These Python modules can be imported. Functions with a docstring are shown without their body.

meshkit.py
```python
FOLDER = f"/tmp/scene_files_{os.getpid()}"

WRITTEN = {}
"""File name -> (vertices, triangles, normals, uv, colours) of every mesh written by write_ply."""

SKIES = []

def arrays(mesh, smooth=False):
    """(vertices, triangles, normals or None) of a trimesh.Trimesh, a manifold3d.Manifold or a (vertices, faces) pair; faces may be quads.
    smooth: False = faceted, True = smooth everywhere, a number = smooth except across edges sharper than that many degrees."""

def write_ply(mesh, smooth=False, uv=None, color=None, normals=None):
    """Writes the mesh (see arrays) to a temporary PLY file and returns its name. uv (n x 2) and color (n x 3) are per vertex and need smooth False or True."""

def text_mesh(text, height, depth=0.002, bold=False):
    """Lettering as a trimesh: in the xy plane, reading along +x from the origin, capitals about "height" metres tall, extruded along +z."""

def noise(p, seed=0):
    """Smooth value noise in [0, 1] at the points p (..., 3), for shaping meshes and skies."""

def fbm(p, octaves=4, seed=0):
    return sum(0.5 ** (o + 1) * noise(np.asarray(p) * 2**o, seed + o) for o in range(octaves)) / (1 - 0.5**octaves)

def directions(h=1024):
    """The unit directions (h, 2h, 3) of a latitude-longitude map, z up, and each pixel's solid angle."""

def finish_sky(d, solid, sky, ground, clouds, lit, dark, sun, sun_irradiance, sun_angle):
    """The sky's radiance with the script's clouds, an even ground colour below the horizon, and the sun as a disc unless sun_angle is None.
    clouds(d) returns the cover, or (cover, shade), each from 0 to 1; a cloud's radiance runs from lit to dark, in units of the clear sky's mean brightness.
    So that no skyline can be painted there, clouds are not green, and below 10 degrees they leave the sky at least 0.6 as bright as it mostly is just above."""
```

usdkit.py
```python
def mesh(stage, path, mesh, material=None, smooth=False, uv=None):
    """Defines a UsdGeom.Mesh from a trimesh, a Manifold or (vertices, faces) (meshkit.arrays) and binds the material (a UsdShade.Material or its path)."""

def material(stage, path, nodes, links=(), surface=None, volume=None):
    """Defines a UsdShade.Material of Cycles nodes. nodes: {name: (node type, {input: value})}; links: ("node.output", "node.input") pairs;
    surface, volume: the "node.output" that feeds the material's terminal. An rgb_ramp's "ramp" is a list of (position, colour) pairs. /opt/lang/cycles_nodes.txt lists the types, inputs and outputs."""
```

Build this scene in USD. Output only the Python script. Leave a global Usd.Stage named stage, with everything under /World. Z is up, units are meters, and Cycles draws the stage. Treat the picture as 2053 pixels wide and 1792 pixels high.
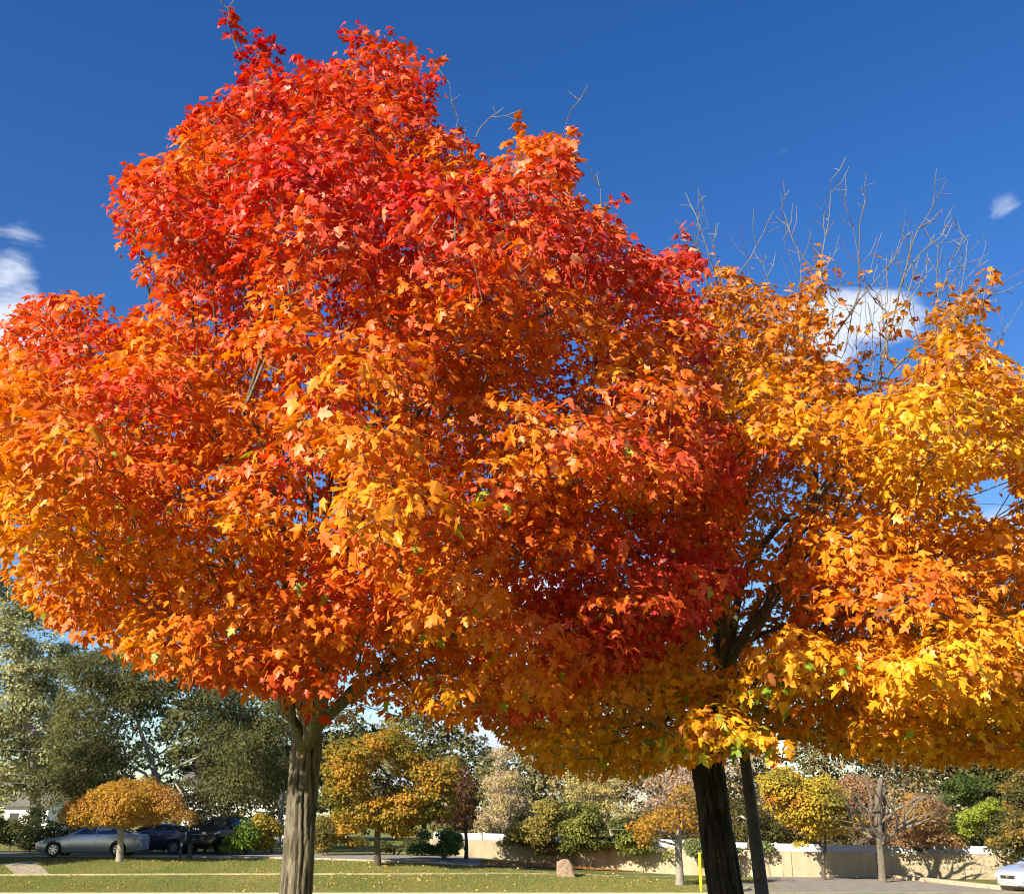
import math
import numpy as np
import trimesh
import manifold3d as m3
from scipy import ndimage
from scipy.spatial import cKDTree
from scipy.interpolate import PchipInterpolator
from pxr import Usd, UsdGeom, UsdLux, UsdShade, Sdf, Gf, Vt
import usdkit
import meshkit

stage = Usd.Stage.CreateInMemory()
UsdGeom.SetStageUpAxis(stage, UsdGeom.Tokens.z)
UsdGeom.SetStageMetersPerUnit(stage, 1.0)
UsdGeom.Xform.Define(stage, '/World')
UsdGeom.Scope.Define(stage, '/World/Looks')

# ---------------------------------------------------------------- camera
EYE = np.array([0.0, 0.0, 1.6])
FOC, CX, CY, HORIZON = 2105.0, 1026.5, 896.0, 1640.0      # in units of a 2053 x 1792 picture
PITCH = math.atan((HORIZON - CY) / FOC)
RIGHT = np.array([1.0, 0, 0])
FWD = np.array([0, math.cos(PITCH), math.sin(PITCH)])
UP = np.array([0, -math.sin(PITCH), math.cos(PITCH)])
cam = UsdGeom.Camera.Define(stage, '/World/camera')
cam.CreateHorizontalApertureAttr(36.0)
cam.CreateVerticalApertureAttr(36.0 * 893 / 1024)
cam.CreateFocalLengthAttr(36.0 * FOC / 2053.0)
cam.CreateClippingRangeAttr(Gf.Vec2f(0.1, 20000))
cam.CreateFStopAttr(0.0)
cam.CreateExposureAttr(1.44)
M = np.eye(4)
M[0, :3], M[1, :3], M[2, :3], M[3, :3] = RIGHT, UP, -FWD, EYE
cam.AddTransformOp().Set(Gf.Matrix4d(*M.ravel().tolist()))


def at(px, py, c):
    """The point seen at (px, py) at the distance c along the camera's axis."""
    px, py, c = np.broadcast_arrays(np.asarray(px, float), np.asarray(py, float), np.asarray(c, float))
    a, b = (px - CX) / FOC, -(py - CY) / FOC
    return EYE + c[..., None] * (a[..., None] * RIGHT + b[..., None] * UP + FWD)


def aty(px, py, y):
    """The point seen at (px, py) in the vertical plane at the distance y ahead."""
    d = at(px, py, 1.0) - EYE
    return EYE + d * (np.asarray(y, float) / d[..., 1])[..., None]


def seen(p):
    d = np.asarray(p) - EYE
    c = d @ FWD
    return CX + FOC * (d @ RIGHT) / c, CY - FOC * (d @ UP) / c, c


# ---------------------------------------------------------------- sky and sun
SUN_AZ, SUN_EL = math.radians(180 + 40), math.radians(27)
SUN = np.array([math.sin(SUN_AZ) * math.cos(SUN_EL), math.cos(SUN_AZ) * math.cos(SUN_EL), math.sin(SUN_EL)])
SKY_STRENGTH, SUN_INTENSITY = 0.063, 1.25


def direction(px, py):
    d = at(px, py, 1.0) - EYE
    return d / np.linalg.norm(d)


sky_nodes = {
    'sky': ('sky_texture', {'sky_type': 'single_scattering', 'sun_disc': False, 'sun_elevation': SUN_EL, 'sun_rotation': SUN_AZ,
                            'altitude': 200.0, 'air_density': 1.0, 'aerosol_density': 0.5, 'ozone_density': 1.5}),
    'deep': ('hsv', {'hue': 0.515, 'saturation': 1.40, 'value': 1.0, 'fac': 1.0}),
    'co': ('texture_coordinate', {}),
    'map': ('mapping', {'scale': (1.0, 1.0, 2.2), 'location': (1.7, 0.4, 0.9)}),
    'n1': ('noise_texture', {'scale': 7.0, 'detail': 8.0, 'roughness': 0.58, 'distortion': 0.4}),
    'n2': ('noise_texture', {'scale': 2.1, 'detail': 3.0, 'roughness': 0.5}),
    'sep': ('separate_xyz', {}),
    'low': ('map_range', {'range_type': 'smoothstep', 'from_min': 0.02, 'from_max': 0.40, 'to_min': 0.10, 'to_max': -0.06, 'clamp': True}),
    'sum0': ('math', {'math_type': 'multiply_add', 'value2': 0.35}),
    'sum1': ('math', {'math_type': 'add'}),
    'cover': ('map_range', {'range_type': 'smoothstep', 'from_min': 0.835, 'from_max': 1.06, 'to_min': 0.0, 'to_max': 0.93, 'clamp': True}),
    'white': ('rgb_ramp', {'ramp': [(0.0, (3.6, 4.3, 5.6)), (1.0, (6.4, 6.7, 7.2))]}),
    'mix': ('mix_color', {'use_clamp': False}),
    'bg': ('background_shader', {'strength': SKY_STRENGTH}),
}
sky_links = [('sky.color', 'deep.color'), ('co.generated', 'map.vector'), ('map.vector', 'n1.vector'), ('map.vector', 'n2.vector'),
             ('co.generated', 'sep.vector'), ('sep.z', 'low.value'), ('n2.fac', 'sum0.value1'), ('n1.fac', 'sum0.value3'),
             ('n1.fac', 'white.fac')]
banks = [(-15, 690, 0.055, 0.48), (80, 680, 0.03, 0.24), (1560, 655, 0.05, 0.34), (1720, 650, 0.055, 0.36), (1830, 680, 0.03, 0.2), (0, 930, 0.055, 0.52), (25, 500, 0.03, 0.20), (2010, 400, 0.022, 0.22), (2020, 520, 0.045, 0.25),
         (2000, 1010, 0.08, 0.30), (1590, 960, 0.06, 0.25), (1040, 1440, 0.16, 0.28), (250, 600, 0.03, 0.12)]
prev = 'low.result'
for k, (px, py, r, s) in enumerate(banks):
    d = direction(px, py)
    sky_nodes[f'd{k}'] = ('vector_math', {'math_type': 'distance', 'vector2': tuple(d)})
    sky_nodes[f'r{k}'] = ('map_range', {'range_type': 'smoothstep', 'from_min': 0.0, 'from_max': r * 1.7, 'to_min': s, 'to_max': 0.0, 'clamp': True})
    sky_nodes[f'a{k}'] = ('math', {'math_type': 'add'})
    sky_links += [('co.generated', f'd{k}.vector1'), (f'd{k}.value', f'r{k}.value'), (prev, f'a{k}.value1'), (f'r{k}.result', f'a{k}.value2')]
    prev = f'a{k}.value'
sky_links += [('sum0.value', 'sum1.value1'), (prev, 'sum1.value2'), ('sum1.value', 'cover.value'), ('cover.result', 'mix.fac'),
              ('deep.color', 'mix.a'), ('white.color', 'mix.b'), ('mix.result', 'bg.color')]
sky_mat = usdkit.material(stage, '/World/Looks/sky_look', sky_nodes, sky_links, surface='bg.background')
dome = UsdLux.DomeLight.Define(stage, '/World/sky')
dome.CreateIntensityAttr(1.0)
UsdShade.MaterialBindingAPI.Apply(dome.GetPrim()).Bind(sky_mat)
dome.GetPrim().SetCustomDataByKey('kind', 'structure')
dome.GetPrim().SetCustomDataByKey('label', 'deep blue sky with a few low white clouds')
sun = UsdLux.DistantLight.Define(stage, '/World/sun')
sun.CreateIntensityAttr(SUN_INTENSITY)
sun.CreateNormalizeAttr(True)
sun.CreateAngleAttr(0.53)
sun.CreateColorAttr(Gf.Vec3f(1.0, 0.90, 0.74))
zx = np.cross([0, 0, 1.0], SUN); zx /= np.linalg.norm(zx)
R = np.eye(4); R[0, :3], R[1, :3], R[2, :3] = zx, np.cross(SUN, zx), SUN
sun.AddTransformOp().Set(Gf.Matrix4d(*R.ravel().tolist()))

# ---------------------------------------------------------------- helpers
_used = {}


def numbered(parent, name):
    k = _used.get((parent, name), -1) + 1
    _used[(parent, name)] = k
    return f'{parent}/{name}' if k == 0 else f'{parent}/{name}_{k:03d}'


def data(prim, **kw):
    for k, v in kw.items():
        if v:
            prim.SetCustomDataByKey(k, v)


class Thing:
    def __init__(self, name, label=None, category=None, loc=(0, 0, 0), rotz=0.0, group=None, kind=None):
        self.path, self.loc = numbered('/World', name), np.asarray(loc, float)
        x = UsdGeom.Xform.Define(stage, self.path)
        x.AddTranslateOp().Set(Gf.Vec3d(*self.loc.tolist()))
        if rotz:
            x.AddRotateZOp().Set(math.degrees(rotz))
        self.rotz = rotz
        data(x.GetPrim(), label=label, category=category, group=group, kind=kind)

    def part(self, name, mesh, mat, smooth=False, world=True, parent=None, tint=None, label=None, kind=None):
        """world: the mesh is in world coordinates and is moved into the thing's own (only for things that are not turned)."""
        v, f, n = meshkit.arrays(mesh, smooth)
        if world:
            v = v - self.loc
        path = numbered(parent or self.path, name)
        m = put(path, v, f, mat, n, tint)
        data(m.GetPrim(), label=label, kind=kind)
        return path


def put(path, v, f, mat, n=None, tint=None):
    m = UsdGeom.Mesh.Define(stage, path)
    m.CreatePointsAttr(Vt.Vec3fArray.FromNumpy(np.ascontiguousarray(v, np.float32)))
    m.CreateFaceVertexCountsAttr(Vt.IntArray.FromNumpy(np.full(len(f), 3, np.int32)))
    m.CreateFaceVertexIndicesAttr(Vt.IntArray.FromNumpy(np.ascontiguousarray(f, np.int32).ravel()))
    m.CreateSubdivisionSchemeAttr('none')
    if n is not None:
        m.CreateNormalsAttr(Vt.Vec3fArray.FromNumpy(np.ascontiguousarray(n, np.float32)))
        m.SetNormalsInterpolation('vertex')
    if tint is not None:
        tint = np.asarray(tint, np.float32)
        pv = UsdGeom.PrimvarsAPI(m).CreatePrimvar('tint', Sdf.ValueTypeNames.Color3fArray, 'vertex')
        pv.Set(Vt.Vec3fArray.FromNumpy(np.ascontiguousarray(np.broadcast_to(tint, (len(v), 3)))))
    if mat is not None:
        UsdShade.MaterialBindingAPI.Apply(m.GetPrim()).Bind(mat)
    return m


def single(name, mesh, mat, label=None, category=None, kind=None, group=None, smooth=False, tint=None):
    v, f, n = meshkit.arrays(mesh, smooth)
    m = put(numbered('/World', name), v, f, mat, n, tint)
    data(m.GetPrim(), label=label, category=category, kind=kind, group=group)
    return m


def mat(name, nodes, links=(), surface='p.BSDF'):
    return usdkit.material(stage, f'/World/Looks/{name}', nodes, links, surface=surface)


def box(x0, x1, y0, y1, z0, z1):
    b = trimesh.creation.box([x1 - x0, y1 - y0, z1 - z0])
    b.apply_translation([(x0 + x1) / 2, (y0 + y1) / 2, (z0 + z1) / 2])
    return b


def cat(ms):
    return trimesh.util.concatenate([m for m in ms if m is not None])


def unit(v):
    return v / np.maximum(np.linalg.norm(v, axis=-1, keepdims=True), 1e-9)


def tube(points, radii, sides=8, cap=True):
    p, r = np.asarray(points, float), np.broadcast_to(np.asarray(radii, float), (len(points),))
    t = np.gradient(p, axis=0)
    t = unit(t)
    ref = np.array([0.3, 0.2, 0.93]) if abs(t[0] @ np.array([0.3, 0.2, 0.93])) < 0.9 else np.array([1.0, 0, 0])
    u = unit(np.cross(t, ref)); w = np.cross(t, u)
    a = np.arange(sides) / sides * 2 * np.pi
    v = p[:, None] + r[:, None, None] * (np.cos(a)[None, :, None] * u[:, None] + np.sin(a)[None, :, None] * w[:, None])
    n = len(p)
    i, j = np.meshgrid(np.arange(n - 1), np.arange(sides), indexing='ij')
    q = [i * sides + j, i * sides + (j + 1) % sides, (i + 1) * sides + (j + 1) % sides, (i + 1) * sides + j]
    f = np.concatenate([np.stack([q[0], q[1], q[2]], -1).reshape(-1, 3), np.stack([q[0], q[2], q[3]], -1).reshape(-1, 3)])
    v = v.reshape(-1, 3)
    if cap:
        v = np.vstack([v, p[0], p[-1]])
        k = np.arange(sides)
        f = np.vstack([f, np.stack([np.full(sides, n * sides), (k + 1) % sides, k], 1),
                       np.stack([np.full(sides, n * sides + 1), (n - 1) * sides + k, (n - 1) * sides + (k + 1) % sides], 1)])
    return v, f


def join(parts):
    vs, fs, n = [], [], 0
    for v, f in parts:
        vs.append(v); fs.append(f + n); n += len(v)
    return np.vstack(vs), np.vstack(fs)


# ---------------------------------------------------------------- materials
def leaf_mat(name, trans=0.39, rough=0.45, gloss=0.30, sat=1.0):
    return mat(name, {
        'a': ('attribute', {'attribute': 'tint'}),
        'geo': ('geometry', {}),
        'n': ('noise_texture', {'scale': 45.0, 'detail': 2.0}),
        'vr': ('map_range', {'from_min': 0.3, 'from_max': 0.7, 'to_min': 0.82, 'to_max': 1.15}),
        'h': ('hsv', {'hue': 0.5, 'saturation': sat, 'fac': 1.0}),
        'p': ('principled_bsdf', {'roughness': rough, 'specular_ior_level': gloss}),
        'tc': ('hsv', {'hue': 0.5, 'saturation': 1.08, 'value': 1.15, 'fac': 1.0}),
        't': ('translucent_bsdf', {}),
        'm': ('mix_closure', {'fac': trans}),
    }, [('geo.position', 'n.vector'), ('n.fac', 'vr.value'), ('vr.result', 'h.value'), ('a.color', 'h.color'), ('h.color', 'p.base_color'), ('h.color', 'tc.color'),
        ('tc.color', 't.color'), ('p.BSDF', 'm.closure1'), ('t.BSDF', 'm.closure2')], surface='m.closure')


def bark_mat(name, dark, light, scale=1.0, patch=None, tinted=False):
    nodes = {
        'geo': ('geometry', {}),
        'map': ('mapping', {'scale': (15 * scale, 15 * scale, 4.2 * scale)}),
        'n': ('noise_texture', {'scale': 2.0, 'detail': 6.0, 'roughness': 0.65, 'distortion': 0.6}),
        'n2': ('noise_texture', {'scale': 1.7 * scale, 'detail': 3.0}),
        'r': ('rgb_ramp', {'ramp': [(0.28, dark), (0.5, tuple((np.array(dark) + np.array(light)) / 2)), (0.72, light)]}),
        'r2': ('map_range', {'from_min': 0.35, 'from_max': 0.7, 'to_min': 0.0, 'to_max': 1.0, 'clamp': True}),
        'mx': ('mix_color', {'b': patch or tuple(np.array(light) * (0.95, 1.02, 0.85))}),
        'f': ('math', {'math_type': 'multiply', 'value2': 0.35 if patch else 0.25}),
        'b': ('bump', {'strength': 1.0, 'distance': 0.02}),
        'p': ('principled_bsdf', {'roughness': 0.92, 'specular_ior_level': 0.2}),
    }
    links = [('geo.position', 'map.vector'), ('map.vector', 'n.vector'), ('geo.position', 'n2.vector'), ('n.fac', 'r.fac'), ('n2.fac', 'r2.value'),
             ('r2.result', 'f.value1'), ('f.value', 'mx.fac'), ('r.color', 'mx.a'), ('n.fac', 'b.height'), ('b.normal', 'p.normal')]
    if tinted:
        nodes['at'] = ('attribute', {'attribute': 'tint'})
        nodes['mul'] = ('mix_color', {'blend_type': 'multiply', 'fac': 1.0, 'use_clamp': False})
        links += [('mx.result', 'mul.a'), ('at.color', 'mul.b'), ('mul.result', 'p.base_color')]
    else:
        links.append(('mx.result', 'p.base_color'))
    return mat(name, nodes, links)


LEAF = leaf_mat('autumn_leaf')
FAR_LEAF = leaf_mat('far_leaf', trans=0.35, rough=0.6, gloss=0.15)
BARK_MAPLE = bark_mat('maple_bark', (0.035, 0.030, 0.020), (0.19, 0.165, 0.11), patch=(0.20, 0.155, 0.065))
BARK_TRUNK = bark_mat('furrowed_bark', (0.045, 0.039, 0.029), (0.21, 0.19, 0.14), patch=(0.23, 0.17, 0.07), tinted=True)
BARK_TRUNK_PAINTED_SHADE = bark_mat('painted_shade_furrowed_bark', (0.016, 0.013, 0.011), (0.055, 0.046, 0.036), tinted=True)  # right maple trunk: its shade is painted in as a darker bark colour
BARK_SHADE = bark_mat('painted_shade_maple_bark', (0.014, 0.012, 0.010), (0.055, 0.046, 0.036))  # maple bark with shade painted into its colour; selects the darkened trunk
BARE_BARK = bark_mat('bare_tree_bark', (0.06, 0.05, 0.04), (0.20, 0.17, 0.13))
BARK_DARK = bark_mat('dark_bark', (0.03, 0.025, 0.02), (0.14, 0.115, 0.085))
BARK_GREY = bark_mat('grey_bark', (0.10, 0.09, 0.075), (0.36, 0.32, 0.26))
TWIG = bark_mat('twig_bark', (0.07, 0.06, 0.05), (0.26, 0.22, 0.18))


def plain(name, color, rough=0.6, spec=0.4, metal=0.0, vary=0.12, scale=6.0, coat=0.0, bump=0.0):
    return mat(name, {
        'geo': ('geometry', {}),
        'n': ('noise_texture', {'scale': scale, 'detail': 5.0, 'roughness': 0.6}),
        'r': ('rgb_ramp', {'ramp': [(0.3, tuple(np.array(color) * (1 - vary))), (0.7, tuple(np.minimum(np.array(color) * (1 + vary), 0.95)))]}),
        'b': ('bump', {'strength': bump, 'distance': 0.01}),
        'p': ('principled_bsdf', {'roughness': rough, 'specular_ior_level': spec, 'metallic': metal, 'coat_weight': coat}),
    }, [('geo.position', 'n.vector'), ('n.fac', 'r.fac'), ('r.color', 'p.base_color'), ('n.fac', 'b.height'), ('b.normal', 'p.normal')])


# ---------------------------------------------------------------- leaves
def maple_leaf(fine=True):
    """A five-pointed maple leaf, petiole at the origin, tip along +x, about 1 long and 1.2 wide, folded along its midrib."""
    right = [(0.0, 0.0), (0.03, 0.38), (0.17, 0.27), (0.52, 0.62), (0.50, 0.22), (0.74, 0.25)] if fine else [(0.0, 0.0), (0.06, 0.36), (0.52, 0.60), (0.53, 0.21)]
    out = right + [(1.08, 0.0)] + [(x, -y) for x, y in right[::-1][:-1]]
    v = np.array([(0.36, 0.0, 0.0)] + [(x, y, 0.0) for x, y in out])
    v[:, 2] = -0.22 * np.abs(v[:, 1]) - 0.20 * np.maximum(v[:, 0] - 0.4, 0) ** 1.5 + 0.04
    n = len(out)
    f = np.array([(0, 1 + k, 1 + (k + 1) % n) for k in range(n)])
    return v, f[:, [0, 2, 1]]


def blade(wide=0.55):
    v = np.array([(0, 0, 0), (0.45, wide / 2, -0.07), (1, 0, -0.10), (0.45, -wide / 2, -0.07), (0.5, 0, 0.03)])
    return v, np.array([(4, 1, 0), (4, 2, 1), (4, 3, 2), (4, 0, 3)])


def quad_leaf(wide=0.7):
    v = np.array([(0, 0, 0), (0.5, wide / 2, -0.10), (1, 0, 0.0), (0.5, -wide / 2, -0.10)])
    return v, np.array([(0, 2, 1), (0, 3, 2)])


def place_leaves(template, pos, tip, nrm, size, color, curl=None):
    """Vertices, faces and tints of one leaf per row."""
    tv, tf = template
    n = unit(nrm)
    t = unit(tip - (tip * n).sum(1, keepdims=True) * n)
    s = np.cross(n, t)
    if curl is None:
        w = c = np.ones(len(pos))
    else:
        c, w = curl[:, 0], curl[:, 1]
    v = pos[:, None] + size[:, None, None] * (tv[None, :, 0, None] * t[:, None] + (tv[None, :, 1] * w[:, None])[..., None] * s[:, None] + (tv[None, :, 2] * c[:, None])[..., None] * n[:, None])
    f = (tf[None] + (np.arange(len(pos)) * len(tv))[:, None, None]).reshape(-1, 3)
    return v.reshape(-1, 3), f, np.repeat(color, len(tv), 0)


def rnd_dir(rng, n):
    return unit(rng.normal(size=(n, 3)))


def clump_leaves(rng, centers, outward, per, rx, rz, size, droop=1.0, spread=0.45, low=-0.45):
    """Leaves draped over small flattened domes. Returns position, tip direction, normal, size and the clump's index."""
    k = np.repeat(np.arange(len(centers)), per)
    n = len(k)
    v = rnd_dir(rng, n)
    v[:, 2] = np.where(v[:, 2] < low, -v[:, 2], v[:, 2])
    v = unit(v + 0.35 * outward[k])
    scale = np.stack([rx[k], rx[k], rz[k]], 1)
    pos = centers[k] + v * scale * rng.uniform(0.45, 1.05, (n, 1)) ** 0.6
    nrm = unit(v * [1, 1, 1.5] + spread * rng.normal(size=(n, 3)) + [0, 0, 0.25])
    tip = unit(v * [1, 1, 0.2] * 0.55 + outward[k] * 0.35 + 0.5 * rng.normal(size=(n, 3)) + np.array([0, 0, -0.75 * droop]))
    s = size * rng.uniform(0.5, 1.25, n)
    return pos, tip, nrm, s, k


# ---------------------------------------------------------------- crowns and branches
CELL = 4


def outline_mask(poly=None, ellipses=None, erase=(), pad=400, ragged=0.0, seed=0, grain=1.0):
    """A grid of the crown's outline: distances to its edge (in picture units) and the grid's origin."""
    from PIL import Image, ImageDraw
    w, h = (2053 + 2 * pad) // CELL, (1792 + 2 * pad) // CELL
    im = Image.new('L', (w, h), 0)
    dr = ImageDraw.Draw(im)
    if poly is not None:
        dr.polygon([((x + pad) / CELL, (y + pad) / CELL) for x, y in poly], fill=1)
    for x, y, rx, ry in ellipses or ():
        dr.ellipse([(x - rx + pad) / CELL, (y - ry + pad) / CELL, (x + rx + pad) / CELL, (y + ry + pad) / CELL], fill=1)
    for x, y, rx, ry in erase:
        dr.ellipse([(x - rx + pad) / CELL, (y - ry + pad) / CELL, (x + rx + pad) / CELL, (y + ry + pad) / CELL], fill=0)
    d = ndimage.distance_transform_edt(np.asarray(im)) * CELL
    if ragged:
        y, x = np.mgrid[0:d.shape[0], 0:d.shape[1]] * CELL
        n = meshkit.noise(np.stack([x / (26.0 * grain), y / (18.0 * grain), 0.0 * x + seed], -1), seed) * 0.65 + meshkit.noise(np.stack([x / (60.0 * grain), y / (45.0 * grain), 0.0 * x + seed], -1), seed + 2) * 0.6
        d = ndimage.distance_transform_edt((d - ragged * np.maximum(n - 0.3, 0) * 1.6) > 0) * CELL
    return d, pad


def edge_of(dist, pad, pts, c0):
    """How far the points lie inside the outline, in metres."""
    px, py, c = seen(pts)
    i = np.clip(((np.clip(py, -1e5, 1e5) + pad) / CELL).astype(int), 0, dist.shape[0] - 1)
    j = np.clip(((np.clip(px, -1e5, 1e5) + pad) / CELL).astype(int), 0, dist.shape[1] - 1)
    return dist[i, j] * c0 / FOC


def crown_points(rng, dist, pad, c0, depth, n, space, shell=0.55, lump=0.45, lump_px=150, holes=(), seed=0, gaps=0.0, shift=None, bough=None):
    """Clump centres inside a crown whose outline is the mask and whose thickness swells with the distance from the outline."""
    ys, xs = np.nonzero(dist > 0)
    got, grid = [], {}
    m = n * 9
    k = rng.integers(0, len(ys), m)
    px, py = xs[k] * CELL - pad + rng.uniform(0, CELL, m), ys[k] * CELL - pad + rng.uniform(0, CELL, m)
    d = dist[ys[k], xs[k]] * c0 / FOC
    x = np.minimum(d / depth, 1.0)
    t = depth * np.sqrt(np.maximum(1 - (1 - x) ** 2, 0.0))
    t = t * (1 - lump + 2 * lump * meshkit.noise(np.stack([px / lump_px, py / lump_px, px * 0 + seed], 1), seed)) + 0.12
    pick = rng.random(m)
    s = np.where(pick < shell, -1 + np.abs(rng.normal(0, 0.16, m)), np.where(pick < shell + 0.22, 1 - np.abs(rng.normal(0, 0.3, m)), rng.uniform(-0.85, 0.85, m)))
    for hx, hy, hr in holes:
        inside = ((px - hx) ** 2 + (py - hy) ** 2 < (hr * rng.uniform(0.75, 1.15, m)) ** 2) & (s < 0.45)
        s = np.where(inside, 9, s)
    drop = np.zeros(m, bool)
    extra = np.zeros(m)
    if bough:
        bx, by, amp = bough
        cand = np.stack([px, py], 1)[:4000] / [bx, by]
        cen = []
        for q in cand:
            if all((q[0] - o[0]) ** 2 + (q[1] - o[1]) ** 2 > 1.0 for o in cen):
                cen.append(q)
        cen = np.array(cen)
        jit = np.random.default_rng(seed + 5).uniform(-0.35, 0.35, len(cen))
        warp = np.stack([px / bx + 0.35 * (meshkit.noise(np.stack([px / 60, py / 60, 0 * px], 1), seed + 61) - 0.5), py / by + 0.5 * (meshkit.noise(np.stack([px / 70, py / 50, 0 * px + 7], 1), seed + 62) - 0.5)], 1)
        dd, ii = cKDTree(cen).query(warp)
        rel = warp - cen[ii]
        low_ = np.clip(rel[:, 1], 0, 1)
        dome = 1 - (dd / 0.75) ** 2 - 0.5 * low_ ** 2
        front = s < 0.1
        extra = np.where(front, -amp * np.clip(dome, -0.4, 1) + jit[ii] - 0.22 * rel[:, 1], 0.5 * jit[ii])
        drop = front & (dome < 0.10) & (rng.random(m) < 0.85)
    p = at(px, py, c0 + s * t + extra + (0 if shift is None else shift(px, py)))
    layer = meshkit.noise(p * np.array([1 / 0.85, 1 / 0.85, 1 / 0.42]), seed + 40)
    ok_ = (s < 2) & ~drop & (d > 0.05) & ((layer > gaps) | (s > 0.3))
    for q, ok in zip(p, ok_):
        if not ok:
            continue
        key = tuple(np.floor(q / space).astype(int))
        near = False
        for a in (-1, 0, 1):
            for b in (-1, 0, 1):
                for c in (-1, 0, 1):
                    for o in grid.get((key[0] + a, key[1] + b, key[2] + c), ()):
                        if (o[0] - q[0]) ** 2 + (o[1] - q[1]) ** 2 + (o[2] - q[2]) ** 2 < space * space:
                            near = True
        if near:
            continue
        grid.setdefault(key, []).append(q)
        got.append(q)
        if len(got) >= n:
            break
    return np.array(got)


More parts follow.
